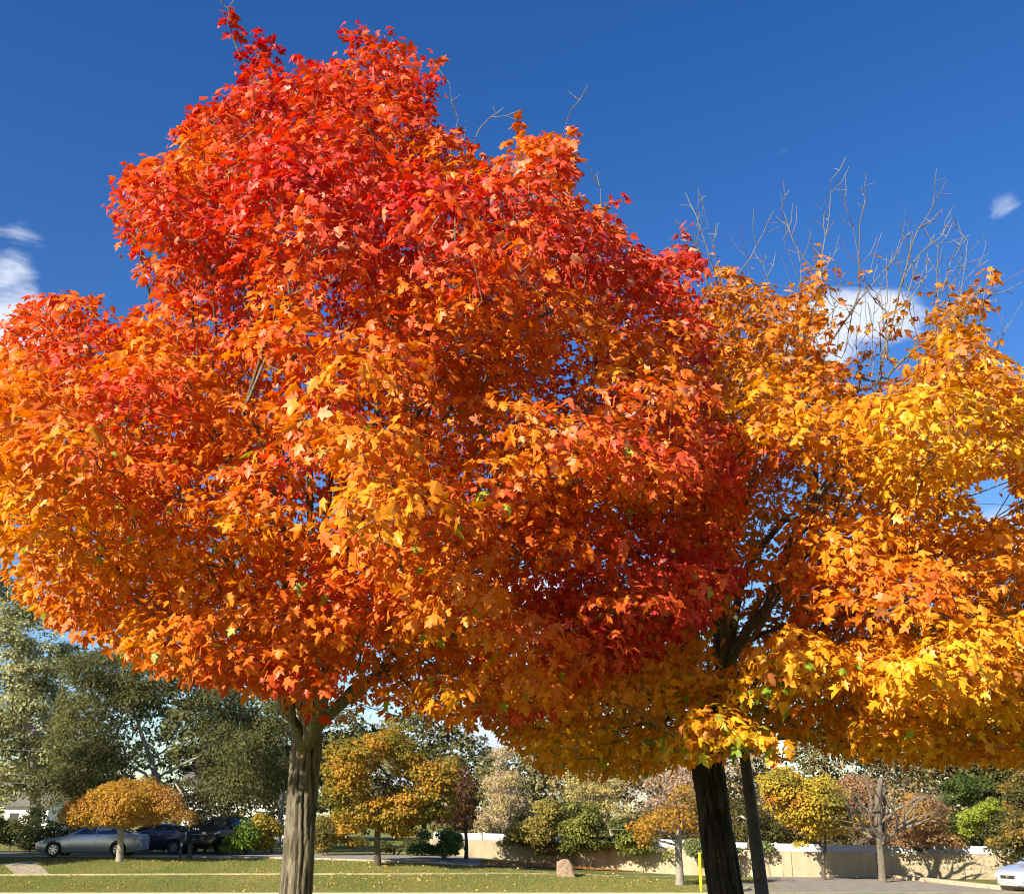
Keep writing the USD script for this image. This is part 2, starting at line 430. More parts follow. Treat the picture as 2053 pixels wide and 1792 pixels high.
class Skeleton:
    """A branching skeleton: nodes with parents; every target is joined to the node that is near it and near the trunk."""

    def __init__(self, base):
        self.p, self.parent, self.len = [np.asarray(base, float)], [-1], [0.0]

    def add(self, p, parent):
        self.p.append(np.asarray(p, float)); self.parent.append(parent)
        self.len.append(self.len[parent] + np.linalg.norm(self.p[parent] - self.p[-1]))
        return len(self.p) - 1

    def path(self, points, start=0, step=0.22, wob=0.0, rng=None):
        at_ = start
        pts = np.vstack([self.p[start], points])
        # a smooth curve through the points
        L = np.r_[0, np.cumsum(np.linalg.norm(np.diff(pts, axis=0), axis=1))]
        n = max(2, int(L[-1] / step))
        q = PchipInterpolator(L, pts, axis=0)(np.linspace(0, L[-1], n + 1)[1:])
        if wob and rng is not None:
            q = q + rng.normal(0, wob, q.shape)
        out = []
        for x in q:
            at_ = self.add(x, at_); out.append(at_)
        return out

    def nearest(self, q):
        P = np.array(self.p)
        return int(np.argmin(((P - q) ** 2).sum(1)))

    def grow(self, targets, rng, balance=0.45, step=0.3, rise=0.0, first=0, fall=0.5):
        order = np.argsort(np.min(np.linalg.norm(targets[:, None] - np.array(self.p)[None, first:], axis=2), axis=1)) if len(targets) * len(self.p) < 4e6 else np.argsort(np.linalg.norm(targets - self.p[0], axis=1))
        cap = len(self.p) + len(targets) * 12
        P = np.zeros((cap, 3)); Ln = np.zeros(cap)
        P[:len(self.p)] = self.p; Ln[:len(self.p)] = self.len
        ends = np.zeros(len(targets), int)
        for k in order:
            t = targets[k]
            n = len(self.p)
            dv = t - P[first:n]
            d = np.sqrt((dv ** 2).sum(1))
            cost = d + balance * Ln[first:n] + fall * np.maximum(-dv[:, 2], 0)      # twigs rather rise than fall
            j = int(np.argmin(cost)) + first
            a = P[j]
            dist = np.linalg.norm(t - a)
            m = max(1, int(dist / step))
            par = j
            side = rng.normal(0, 0.06 * dist, 3); side[2] += 0.07 * dist + rise
            for i in range(1, m + 1):
                u = i / m
                q = a + (t - a) * u + side * (4 * u * (1 - u)) * 0.5
                par = self.add(q, par)
                P[par] = q; Ln[par] = self.len[par]
            ends[k] = par
        return ends

    def radii(self, tip, power=2.3):
        n = len(self.p)
        acc = np.zeros(n)
        kids = np.zeros(n, int)
        for k in range(n):
            if self.parent[k] >= 0:
                kids[self.parent[k]] += 1
        for k in range(n - 1, -1, -1):
            if kids[k] == 0:
                acc[k] += tip ** power
            if self.parent[k] >= 0:
                acc[self.parent[k]] += acc[k]
        return acc ** (1 / power)

    def chains(self, r):
        """Runs of nodes along the thickest child, each starting at its parent node."""
        n = len(self.p)
        kids = [[] for _ in range(n)]
        for k in range(1, n):
            kids[self.parent[k]].append(k)
        out, todo = [], [(0, [0])]
        while todo:
            start, run = todo.pop()
            while kids[run[-1]]:
                ks = sorted(kids[run[-1]], key=lambda q: -r[q])
                for q in ks[1:]:
                    todo.append((run[-1], [run[-1], q]))
                run.append(ks[0])
            out.append(run)
        return out


def branch_meshes(sk, r, limb_min, trunk_nodes=()):
    """(limb meshes, one mesh of the finer branches). Chains drawn with their start at the parent's axis."""
    P = np.array(sk.p)
    limbs, twigs = [], []
    skip = set(trunk_nodes)
    for run in sk.chains(r):
        # leave out the part that the trunk mesh draws
        while len(run) > 1 and run[0] in skip and run[1] in skip:
            run = run[1:]
        if len(run) < 2:
            continue
        rr = r[run].copy()
        if run[0] not in skip:
            rr[0] = min(rr[0], rr[1] * 1.25)
        else:
            rr[0] = min(rr[0], rr[1] * 1.15)
        sides = 12 if rr[1] > 0.05 else 8 if rr[1] > 0.02 else 5 if rr[1] > 0.008 else 3
        t = tube(P[run], rr, sides, cap=sides > 3)
        (limbs if rr[1] > limb_min else twigs).append(t)
    return limbs, twigs


def trunk_mesh(points, radii, seed, sides=72, rough=0.016, flare=0.35, step=0.02, twist=0.4):
    """A trunk with furrowed bark in relief and a flared foot."""
    pts = np.asarray(points, float)
    L = np.r_[0, np.cumsum(np.linalg.norm(np.diff(pts, axis=0), axis=1))]
    n = int(L[-1] / step)
    s = np.linspace(0, L[-1], n)
    p = PchipInterpolator(L, pts, axis=0)(s)
    r = PchipInterpolator(L, radii)(s)
    r = r * (1 + flare * np.exp(-s / 0.22))
    a = np.arange(sides) / sides * 2 * np.pi
    A, S = np.meshgrid(a, s)
    ang = A + twist * S * 0.35 + 0.25 * meshkit.noise(np.stack([np.cos(A) * 1.5, np.sin(A) * 1.5, S * 1.3], -1), seed)
    q_ = np.stack([np.cos(ang) * 6.5, np.sin(ang) * 6.5, S * 3.6], -1)
    ridge = 1 - np.abs(2 * meshkit.fbm(q_, 3, seed) - 1) * 2.2
    furrow = np.clip(meshkit.noise(np.stack([np.cos(ang) * 2.6, np.sin(ang) * 2.6, S * 0.9], -1), seed + 9), 0, 1)
    crack = np.exp(-((furrow - 0.5) / 0.05) ** 2)
    rad = r[:, None] + rough * (0.6 * ridge - 0.3) - rough * 1.3 * crack + 0.03 * r[:, None] * (meshkit.noise(np.stack([np.cos(A), np.sin(A), S * 0.8], -1), seed + 3) - 0.5) * 3
    v = p[:, None] + rad[..., None] * np.stack([np.cos(A), np.sin(A), 0 * A], -1)
    i, j = np.meshgrid(np.arange(n - 1), np.arange(sides), indexing='ij')
    q = [i * sides + j, i * sides + (j + 1) % sides, (i + 1) * sides + (j + 1) % sides, (i + 1) * sides + j]
    f = np.concatenate([np.stack([q[0], q[1], q[2]], -1).reshape(-1, 3), np.stack([q[0], q[2], q[3]], -1).reshape(-1, 3)])
    shade = np.clip(0.42 + 0.62 * ridge, 0.3, 1.1) * (1 - 0.75 * crack) * (0.8 + 0.4 * meshkit.fbm(q_ * 2.0, 3, seed + 21))
    return (v.reshape(-1, 3), f), np.repeat(shade.reshape(-1, 1), 3, 1)


def mix3(c, m):
    """Colours along a list of stops, m from 0 to 1."""
    c = np.array(c)
    x = np.clip(m, 0, 1) * (len(c) - 1)
    i = np.minimum(x.astype(int), len(c) - 2)
    return c[i] + (c[i + 1] - c[i]) * (x - i)[:, None]


CRIMSON, RED, SCARLET, ORANGE, AMBER, GOLD, YELLOW = (0.36, 0.022, 0.024), (0.54, 0.048, 0.034), (0.60, 0.085, 0.026), (0.62, 0.16, 0.014), (0.64, 0.22, 0.013), (0.66, 0.29, 0.014), (0.66, 0.37, 0.018)
GREEN, BROWN = (0.26, 0.30, 0.03), (0.36, 0.17, 0.07)


def split_leaves(tree, pos, tip, nrm, size, color, count, template, mat_, curl, cell=15.0):
    """The leaves that show largest, each a part of its own; the rest as one crown."""
    px, py, c = seen(pos)
    inside = (px > 4) & (px < 2049) & (py > 4) & (py < 1788)
    key = np.floor(px / cell).astype(int) * 1000 + np.floor(py / cell).astype(int)
    order = np.argsort(c)
    _, first = np.unique(key[order], return_index=True)
    front = order[first]
    front = front[inside[front]]
    view = unit(EYE - pos[front])
    area = (size[front] / c[front]) ** 2 * np.abs((unit(nrm[front]) * view).sum(1))
    keep = front[np.argsort(-area)[:count]]
    # the outer leaves with all their points, those deep inside with fewer
    rank = np.empty(len(pos), int)
    ko = key[order]
    o2 = np.lexsort((np.arange(len(ko)), ko))
    start = np.r_[0, np.nonzero(np.diff(ko[o2]))[0] + 1]
    cnt = np.diff(np.r_[start, len(ko)])
    rank[order[o2]] = np.arange(len(ko)) - np.repeat(start, cnt)
    kept = np.zeros(len(pos), bool); kept[keep] = True
    outer, inner = ~kept & (rank < 5), ~kept & (rank >= 5)
    va, fa, ta = place_leaves(template, pos[outer], tip[outer], nrm[outer], size[outer], color[outer], curl[outer])
    vb, fb_, tb = place_leaves(maple_leaf(False), pos[inner], tip[inner], nrm[inner], size[inner], color[inner], curl[inner])
    tree.part('crown', (np.vstack([va, vb]), np.vstack([fa, fb_ + len(va)])), mat_, tint=np.vstack([ta, tb]), kind='stuff')
    for k in keep:
        v, f, t = place_leaves(template, pos[k:k + 1], tip[k:k + 1], nrm[k:k + 1], size[k:k + 1], color[k:k + 1], curl[k:k + 1])
        tree.part('leaf', (v, f), mat_, tint=t)


MAPLE = maple_leaf()

# ---------------------------------------------------------------- the ground
def ease(t):
    t = np.clip(t, 0, 1)
    return t * t * (3 - 2 * t)


def ground(x, y):
    """Height of the land: level under the maples, down to the road, then a lawn that rises to a drive on the left and to a wall on the right."""
    x, y = np.broadcast_arrays(np.asarray(x, float), np.asarray(y, float))
    far = -0.12 - 0.80 * ease((x + 6.0) / 15.0)
    z = -1.0 * ease((y - 14) / 10.0) + np.where(y > 40.4, 0.09, 0.0)
    return z + (far + 0.91) * ease((y - 40.6) / 9.5) * (y > 40.4)


def on_ground(px, py, lift=0.0):
    """Where the line of sight through (px, py) meets the land."""
    out = []
    for x, y in np.broadcast(px, py):
        d = at(x, y, 1.0) - EYE
        t = np.linspace(10, 140, 6000)
        q = EYE + t[:, None] * d
        below = np.nonzero(q[:, 2] <= ground(q[:, 0], q[:, 1]))[0]
        k = below[0] if len(below) else 2500
        out.append([q[k, 0], q[k, 1], float(ground(q[k, 0], q[k, 1])) + lift])
    return np.array(out)


def sheet(poly, lift, step=0.5):
    """A thin sheet on the land inside a polygon of (x, y)."""
    from shapely.geometry import Polygon
    import shapely
    P = Polygon(poly).buffer(0)
    x0, y0, x1, y1 = P.bounds
    xs, ys = np.arange(x0, x1 + step, step), np.arange(y0, y1 + step, step)
    tri, n, vs, fs = [], 0, [], []
    for a in xs[:-1]:
        strip = P.intersection(shapely.box(a, y0 - 1, a + step, y1 + 1))
        if strip.is_empty:
            continue
        for b in ys[:-1]:
            g = strip.intersection(shapely.box(a, b, a + step, b + step))
            for q in getattr(g, 'geoms', [g]):
                if q.geom_type != 'Polygon' or q.area < 1e-6:
                    continue
                c = np.array(q.exterior.coords)[:-1]
                if not q.exterior.is_ccw:
                    c = c[::-1]
                vs.append(np.c_[c, ground(c[:, 0], c[:, 1]) + lift])
                k = len(c)
                fs.append(np.array([(n, n + i, n + i + 1) for i in range(1, k - 1)])); n += k
    return np.vstack(vs), np.vstack(fs)


def strip_along(pts, width, height, lift=0.0):
    """A kerb-like bar along a line of points on the land (a box section swept along it)."""
    p = np.asarray(pts, float)
    L = np.r_[0, np.cumsum(np.linalg.norm(np.diff(p[:, :2], axis=0), axis=1))]
    q = PchipInterpolator(L, p[:, :2], axis=0)(np.linspace(0, L[-1], max(2, int(L[-1] / 0.6))))
    t = unit(np.gradient(q, axis=0)); nrm = np.stack([-t[:, 1], t[:, 0]], 1)
    z = ground(q[:, 0], q[:, 1]) + lift
    a, b = q - nrm * width / 2, q + nrm * width / 2
    sec = [np.c_[a, z - 0.25], np.c_[a, z + height - 0.02], np.c_[a + nrm * 0.02, z + height], np.c_[b - nrm * 0.02, z + height], np.c_[b, z + height - 0.02], np.c_[b, z - 0.25]]
    v = np.stack(sec, 1)
    n, s = v.shape[:2]
    f = []
    for i in range(n - 1):
        for j in range(s):
            k = (j + 1) % s
            f += [(i * s + j, (i + 1) * s + j, (i + 1) * s + k), (i * s + j, (i + 1) * s + k, i * s + k)]
    f += [(0, j, j + 1) for j in range(1, s - 1)] + [((n - 1) * s, (n - 1) * s + j + 1, (n - 1) * s + j) for j in range(1, s - 1)]
    m = trimesh.Trimesh(v.reshape(-1, 3), f, process=False)
    m.fix_normals()
    return m


GRASS = mat('lawn_look', {
    'geo': ('geometry', {}),
    'map': ('mapping', {'scale': (1.0, 0.45, 1.0)}),
    'n': ('noise_texture', {'scale': 0.42, 'detail': 6.0, 'roughness': 0.62}),
    'n2': ('noise_texture', {'scale': 22.0, 'detail': 4.0, 'roughness': 0.7}),
    'r': ('rgb_ramp', {'ramp': [(0.30, (0.085, 0.12, 0.026)), (0.48, (0.145, 0.16, 0.040)), (0.62, (0.22, 0.20, 0.062)), (0.76, (0.30, 0.225, 0.095))]}),
    'r2': ('map_range', {'from_min': 0.3, 'from_max': 0.75, 'to_min': 0.65, 'to_max': 1.3}),
    'h': ('hsv', {'hue': 0.5, 'saturation': 1.0, 'fac': 1.0}),
    'b': ('bump', {'strength': 1.0, 'distance': 0.04}),
    'p': ('principled_bsdf', {'roughness': 0.95, 'specular_ior_level': 0.1}),
}, [('geo.position', 'map.vector'), ('map.vector', 'n.vector'), ('geo.position', 'n2.vector'), ('n.fac', 'r.fac'), ('n2.fac', 'r2.value'), ('r2.result', 'h.value'), ('r.color', 'h.color'),
    ('h.color', 'p.base_color'), ('n2.fac', 'b.height'), ('b.normal', 'p.normal')])
ASPHALT = plain('asphalt', (0.17, 0.155, 0.14), rough=0.9, spec=0.2, vary=0.22, scale=3.0, bump=0.3)
DRIVE = plain('old_asphalt', (0.215, 0.19, 0.155), rough=0.92, spec=0.2, vary=0.25, scale=2.2, bump=0.3)
CONCRETE = plain('pale_concrete', (0.30, 0.25, 0.185), rough=0.9, spec=0.2, vary=0.18, scale=4.0, bump=0.2)
KERB = plain('kerb_concrete', (0.38, 0.30, 0.20), rough=0.9, spec=0.2, vary=0.15, scale=5.0, bump=0.2)
LITTER = plain('leaf_litter', (0.26, 0.13, 0.06), rough=0.95, spec=0.1, vary=0.5, scale=16.0, bump=1.0)

gx = np.r_[-2600, -900, -300, -140, np.arange(-70, 70.1, 1.2), 140, 300, 900, 2600]
gy = np.r_[-600, -150, -60, np.arange(-20, 40.3, 1.2), 40.385, 40.405, np.arange(40.7, 60, 0.4), np.arange(60, 130, 1.5), 160, 300, 900, 3500]
X, Y = np.meshgrid(gx, gy)
Z = ground(X, Y) + 0.02 * (meshkit.noise(np.stack([X / 2.2, Y / 2.2, 0 * X], -1), 3) - 0.5) * ((Y > 41) & (Y < 60) | (Y < 13))
v = np.stack([X, Y, Z], -1).reshape(-1, 3)
nx = len(gx)
i, j = np.meshgrid(np.arange(len(gy) - 1), np.arange(nx - 1), indexing='ij')
q = [i * nx + j, i * nx + j + 1, (i + 1) * nx + j + 1, (i + 1) * nx + j]
f = np.concatenate([np.stack([q[0], q[1], q[2]], -1).reshape(-1, 3), np.stack([q[0], q[2], q[3]], -1).reshape(-1, 3)])
single('ground', (v, f), GRASS, label='lawn and land with green and yellowing grass', kind='structure', smooth=30)

road_v, road_f = trimesh.creation.box([240, 16.0, 0.04]).vertices, None
b = box(-150, 150, 24.3, 40.2, -1.06, -0.985)
single('road', b, ASPHALT, label='grey road in front of the lawn', kind='structure')
kerb_line = np.array([[x, 40.31, 0] for x in np.linspace(-150, 7.2, 60)])
kerb = strip_along(np.vstack([kerb_line, [[7.9, 40.55, 0], [8.4, 41.2, 0], [8.8, 42.4, 0]]]), 0.17, 0.125, -0.0)
kv = np.array(kerb.vertices); 
single('kerb', kerb, KERB, label='low pale kerb between road and lawn', kind='structure')

apron_px = [(1404, 1779), (1420, 1772), (1512, 1768), (1516, 1752), (1600, 1746), (1660, 1753), (1760, 1760), (1860, 1769), (2006, 1785), (2080, 1791)]
ap = on_ground([p[0] for p in apron_px], [p[1] for p in apron_px])
apron = np.vstack([ap[:, :2], [[30.0, 40.19], [ap[0, 0], 40.19]]])
single('driveway', sheet(apron, 0.03), DRIVE, label='sunlit asphalt drive that leaves the road beside the dark pole', kind='structure')
edge_px = [(1640, 1751), (1700, 1755), (1760, 1759), (1860, 1768), (2006, 1784), (2120, 1796)]
ek = on_ground([p[0] for p in edge_px], [p[1] for p in edge_px])
single('kerb', strip_along(ek + [0, 0.25, 0], 0.32, 0.17), KERB, label='cream kerb between the drive and the grass strip with the bare tree', kind='structure')

wk = on_ground([4, 66, 100, 30], [1731, 1726, 1753, 1754])
single('path', sheet(wk[:, :2], 0.03, 0.4), CONCRETE, label='short concrete path across the lawn at the left', kind='structure')
sw = on_ground([-300, 30, 400, 760, 1100, 1390], [1754, 1753.5, 1752, 1751.5, 1752, 1755])
single('path', strip_along(sw, 0.34, 0.035, 0.0), plain('grown_path', (0.26, 0.225, 0.11), vary=0.3, scale=3.0), label='narrow overgrown path along the lawn', kind='structure')
dr_px = [(-700, 1716), (-100, 1716), (0, 1717), (250, 1717.5), (400, 1718.5), (650, 1723), (800, 1728), (960, 1736)]
dk = on_ground([p[0] for p in dr_px], [p[1] for p in dr_px])
back = dk[::-1, :2] + [0, 7.5]
single('driveway', sheet(np.vstack([dk[:, :2], back]), 0.03, 0.7), DRIVE, label='shaded parking drive behind the lawn at the left', kind='structure')
single('kerb', strip_along(dk, 0.16, 0.07), CONCRETE, label='pale kerb between the lawn and the shaded drive', kind='structure')
lit_px = [(955, 1737), (1120, 1741), (1260, 1746), (1420, 1752), (1520, 1753), (1520, 1746), (1380, 1739), (1200, 1731), (1000, 1730)]
lk = on_ground([p[0] for p in lit_px], [p[1] for p in lit_px])
single('leaf_strip', sheet(lk[:, :2], 0.03, 0.5), LITTER, label='strip of ground covered in brown fallen leaves along the wall', kind='structure')

# grass blades and fallen leaves
rg = np.random.default_rng(5)
tuft_v, tuft_f = [], []
for k in range(7):
    a = rg.uniform(0, 2 * np.pi); r = rg.uniform(0, 0.07); ln = rg.uniform(0.035, 0.075)
    b0 = np.array([math.cos(a) * r, math.sin(a) * r, -0.01]); dv = np.array([rg.normal(0, .4), rg.normal(0, .4), 1.0]) * ln
    w = np.array([math.cos(a + 1.5), math.sin(a + 1.5), 0]) * 0.006
    tuft_v += [b0 - w, b0 + w, b0 + dv]; tuft_f.append((3 * k, 3 * k + 1, 3 * k + 2))
GRASS_BLADE = mat('grass_blade', {
    'o': ('object_info', {}), 'r': ('rgb_ramp', {'ramp': [(0.0, (0.11, 0.14, 0.03)), (0.5, (0.22, 0.225, 0.055)), (0.8, (0.24, 0.21, 0.06)), (1.0, (0.32, 0.25, 0.10))]}),
    'p': ('principled_bsdf', {'roughness': 0.8, 'specular_ior_level': 0.2}), 't': ('translucent_bsdf', {}), 'm': ('mix_closure', {'fac': 0.3})},
    [('o.random', 'r.fac'), ('r.color', 'p.base_color'), ('r.color', 't.color'), ('p.BSDF', 'm.closure1'), ('t.BSDF', 'm.closure2')], surface='m.closure')
N = 42000
gy_ = 40.45 + 9.5 * rg.random(N) ** 1.5
gx_ = rg.uniform(-24, 10.5, N)
gp = np.stack([gx_, gy_, ground(gx_, gy_)], 1)
edge = np.array([np.interp(x, dk[:, 0], dk[:, 1]) for x in gx_])
onwalk = np.abs(gy_ - np.interp(gx_, sw[:, 0], sw[:, 1])) < 0.2
gp = gp[(gy_ < edge - 0.15) & ~onwalk & ~((gx_ > 7.6) & (gy_ < 42.6))]
pi = UsdGeom.PointInstancer.Define(stage, '/World/grass')
put('/World/grass/tuft', np.array(tuft_v), np.array(tuft_f), GRASS_BLADE)
pi.CreatePrototypesRel().SetTargets(['/World/grass/tuft'])
pi.CreateProtoIndicesAttr(Vt.IntArray.FromNumpy(np.zeros(len(gp), np.int32)))
pi.CreatePositionsAttr(Vt.Vec3fArray.FromNumpy(gp.astype(np.float32)))
an = rg.uniform(0, np.pi, len(gp))
ori = np.stack([np.cos(an), 0 * an, 0 * an, np.sin(an)], 1)
pi.CreateOrientationsAttr(Vt.QuathArray([Gf.Quath(float(a), 0, 0, float(b)) for a, _, _, b in ori]))
sc_ = rg.uniform(0.7, 1.5, (len(gp), 1)) * np.ones((1, 3))
pi.CreateScalesAttr(Vt.Vec3fArray.FromNumpy(sc_.astype(np.float32)))
data(pi.GetPrim(), kind='stuff', label='short green and yellowish grass blades of the lawn')


def strew(rng, xy, size, stops, lift=0.03):
    n = len(xy)
    pos = np.c_[xy, ground(xy[:, 0], xy[:, 1]) + lift + rng.uniform(0, 0.03, n)]
    a = rng.uniform(0, 2 * np.pi, n)
    tip = np.stack([np.cos(a), np.sin(a), rng.normal(0, 0.35, n)], 1)
    nrm = unit(np.array([0, 0, 1.0]) + 0.5 * rng.normal(size=(n, 3)))
    return place_leaves(blade(0.8), pos, tip, nrm, size * rng.uniform(0.6, 1.3, n), mix3(stops, rng.random(n)))


xy = np.stack([rg.uniform(-23, 10, 2600), 40.5 + 9.5 * rg.random(2600)], 1)
clus = meshkit.noise(np.c_[xy / 2.5, 0 * xy[:, :1]], 8)
xy = xy[rg.random(len(xy)) < np.clip((clus - 0.25) * 2.2, 0.05, 1)]
near_tree = np.array([[-5.6, 44.6]]) + rg.normal(0, 1.6, (260, 2)) * [1.5, 1]
v, f, t = strew(rg, np.vstack([xy, near_tree]), 0.085, [(0.34, 0.20, 0.07), (0.55, 0.38, 0.10), (0.62, 0.47, 0.17), (0.30, 0.14, 0.05)])
m_ = single('fallen_leaves', (v, f), FAR_LEAF, label='yellow and tan fallen leaves scattered over the lawn', kind='stuff', tint=t)
from shapely.geometry import Polygon as _Pg, Point as _Pt
pg = _Pg(lk[:, :2]); bx = pg.bounds
cand = np.stack([rg.uniform(bx[0], bx[2], 9000), rg.uniform(bx[1], bx[3], 9000)], 1)
cand = cand[[pg.contains(_Pt(*c)) for c in cand]]
gut = on_ground(rg.uniform(1560, 2000, 400), np.full(400, 1780.0))
ku = rg.random(500)
kp = np.array([np.interp(ku, np.linspace(0, 1, len(ek)), ek[:, k]) for k in (0, 1)]).T + np.abs(rg.normal(0, 0.25, (500, 1))) * np.array([[-0.1, -1.0]])
v, f, t = strew(rg, np.vstack([cand, kp]), 0.11, [(0.22, 0.09, 0.03), (0.40, 0.17, 0.05), (0.46, 0.27, 0.10), (0.30, 0.12, 0.05)], 0.035)
single('fallen_leaves', (v, f), FAR_LEAF, label='rust brown fallen leaves along the wall foot and the cream kerb', kind='stuff', tint=t)
# ---------------------------------------------------------------- the two maples
def maple(name, label, seed, foot, trunk_pts, trunk_r, limbs, mask, c0, depth, n, space, holes, color, per, extra_limbs=(), extra_tips=None, size=0.075, trunk_seed=1, bark=None, shell=0.55, count=300, sparse=None, tint_trunk=None, lump_px=150, shift=None, bough=None):
    rng = np.random.default_rng(seed)
    tree = Thing(name, label, 'maple tree', loc=foot)
    dist, pad = mask
    pts = crown_points(rng, dist, pad, c0, depth, n, space, shift=shift, shell=shell, holes=holes, seed=seed, lump_px=lump_px, gaps=0.30, bough=bough)
    sk = Skeleton(trunk_pts[0])
    tn = [0] + sk.path(trunk_pts[1:], 0, step=0.12)
    fork = tn[-1]
    for pl, start in limbs:
        sk.path(pl, tn[-1 - start], step=0.22, wob=0.012, rng=rng)
    sk.grow(pts, rng, balance=0.42, step=0.28, first=max(0, fork - 2))
    bare = []
    for pl in extra_limbs:
        q = sk.nearest(pl[0])
        ids = sk.path(pl, q, step=0.13, wob=0.003, rng=rng)
        bare += ids
        for i in ids[3::1]:                                            # short side twigs of the bare tops
            for _ in range(rng.integers(0, 3)):
                d = unit(np.array(sk.p[i]) - np.array(sk.p[sk.parent[i]]))
                side = unit(np.cross(d, rnd_dir(rng, 1)[0]))
                ln = rng.uniform(0.10, 0.38)
                a = sk.add(sk.p[i] + (0.75 * d + 0.7 * side) * ln * 0.5, i)
                b = sk.add(sk.p[a] + (0.95 * d + 0.45 * side) * ln * 0.5, a)
                if rng.random() < 0.5:
                    sk.add(sk.p[a] + (0.4 * d + 0.9 * unit(np.cross(d, side))) * ln * 0.4, a)
    if extra_tips is not None:
        sk.grow(extra_tips, rng, balance=0.15, step=0.2, first=max(0, fork - 2), fall=2.0)
        pts = np.vstack([pts, extra_tips])
    r = sk.radii(0.0031, 2.35)
    r = r * 1.0
    rt = r[fork]
    k = trunk_r[-1] * 0.98 / rt
    for i in bare:
        r[i] *= 0.8
    r = np.where(r > 0.012, r * np.interp(r, [0.012, rt], [1.0, k]), r)
    limbs_m, twigs_m = branch_meshes(sk, r, 0.017, tn)
    tm, tt_ = trunk_mesh(trunk_pts, trunk_r, trunk_seed)
    tree.part('trunk', tm, BARK_TRUNK_PAINTED_SHADE if bark else BARK_TRUNK, smooth=True, tint=tt_)
    limbs_m.sort(key=lambda t: -len(t[0]))
    for t in limbs_m[:60]:
        tree.part('limb', t, BARK_MAPLE, smooth=True)
    tree.part('twigs', join(limbs_m[60:] + twigs_m), TWIG, smooth=True, kind='stuff')
    # leaves
    ctr = np.array([np.median(pts[:, 0]), np.median(pts[:, 1]), np.median(pts[:, 2]) - 0.6])
    out = unit((pts - ctr) * [1, 1, 0.7])
    rx = np.minimum(rng.uniform(0.17, 0.31, len(pts)), 0.10 + 0.9 * edge_of(dist, pad, pts, c0)); rz = rx * rng.uniform(0.40, 0.60, len(pts))
    per_k = rng.poisson(per * np.clip((rx / 0.24) ** 1.4, 0.25, 1.35) * (1 if sparse is None else sparse(pts)))
    pos, tip, nrm, s, k = clump_leaves(rng, pts, out, per_k, rx, rz, size, spread=0.48, droop=1.15)
    curl = np.stack([rng.lognormal(0.1, 0.7, len(pos)) * np.where(rng.random(len(pos)) < 0.12, -1, 1), rng.uniform(0.72, 1.08, len(pos))], 1)
    keep = (edge_of(dist, pad, pos, c0) > 0) | (rng.random(len(pos)) < 0.22) | (k >= len(pts) - (0 if extra_tips is None else len(extra_tips)))
    pos, tip, nrm, s, k, curl = pos[keep], tip[keep], nrm[keep], s[keep], k[keep], curl[keep]
    col = color(rng, pts, pos, k)
    split_leaves(tree, pos, tip, nrm, s, col, count, MAPLE, LEAF, curl)
    print(name, 'clumps', len(pts), 'leaves', len(pos), 'limbs', len(limbs_m))
    return tree


LEFT_POLY = [(-90, 900), (-70, 720), (0, 670), (28, 605), (130, 580), (212, 588), (245, 640), (275, 602), (305, 590), (258, 552), (236, 515), (228, 440), (228, 400), (245, 350), (240, 302), (285, 325),
             (340, 310), (370, 250), (395, 212), (440, 200), (480, 150), (495, 118), (476, 70), (458, 30), (500, 62), (550, 72), (556, 122), (590, 140), (612, 125), (676, 130), (690, 92), (705, 50), (735, 68),
             (790, 66), (840, 110), (868, 128), (880, 210), (872, 252), (940, 262), (965, 312), (1000, 322), (1020, 258), (1080, 268), (1146, 278), (1150, 350), (1160, 412), (1238, 404), (1272, 490),
             (1300, 512), (1372, 470), (1412, 540), (1415, 620), (1432, 700), (1440, 800), (1478, 900), (1490, 960), (1495, 1040), (1480, 1100), (1486, 1180), (1450, 1230), (1380, 1285), (1250, 1380), (1120, 1450),
             (950, 1465), (870, 1445), (770, 1420), (715, 1385), (690, 1350), (650, 1425), (605, 1430), (560, 1410), (500, 1405), (420, 1385), (330, 1385), (318, 1360), (250, 1325), (130, 1280), (60, 1245), (20, 1190), (-10, 1140), (-65, 1060)]
LY = float(at(593, 1790, 9.0)[1])
lt = [aty(590, 2150, LY), aty(588, 1900, LY), aty(593, 1790, LY), aty(603, 1640, LY), aty(612, 1520, LY), aty(616, 1470, LY)]
lt[0][2] = -0.03; lt[0][0] = lt[1][0] - 0.02


def lim(pts):
    return np.array([at(x, y, 9.0 + dc) for x, y, dc in pts])


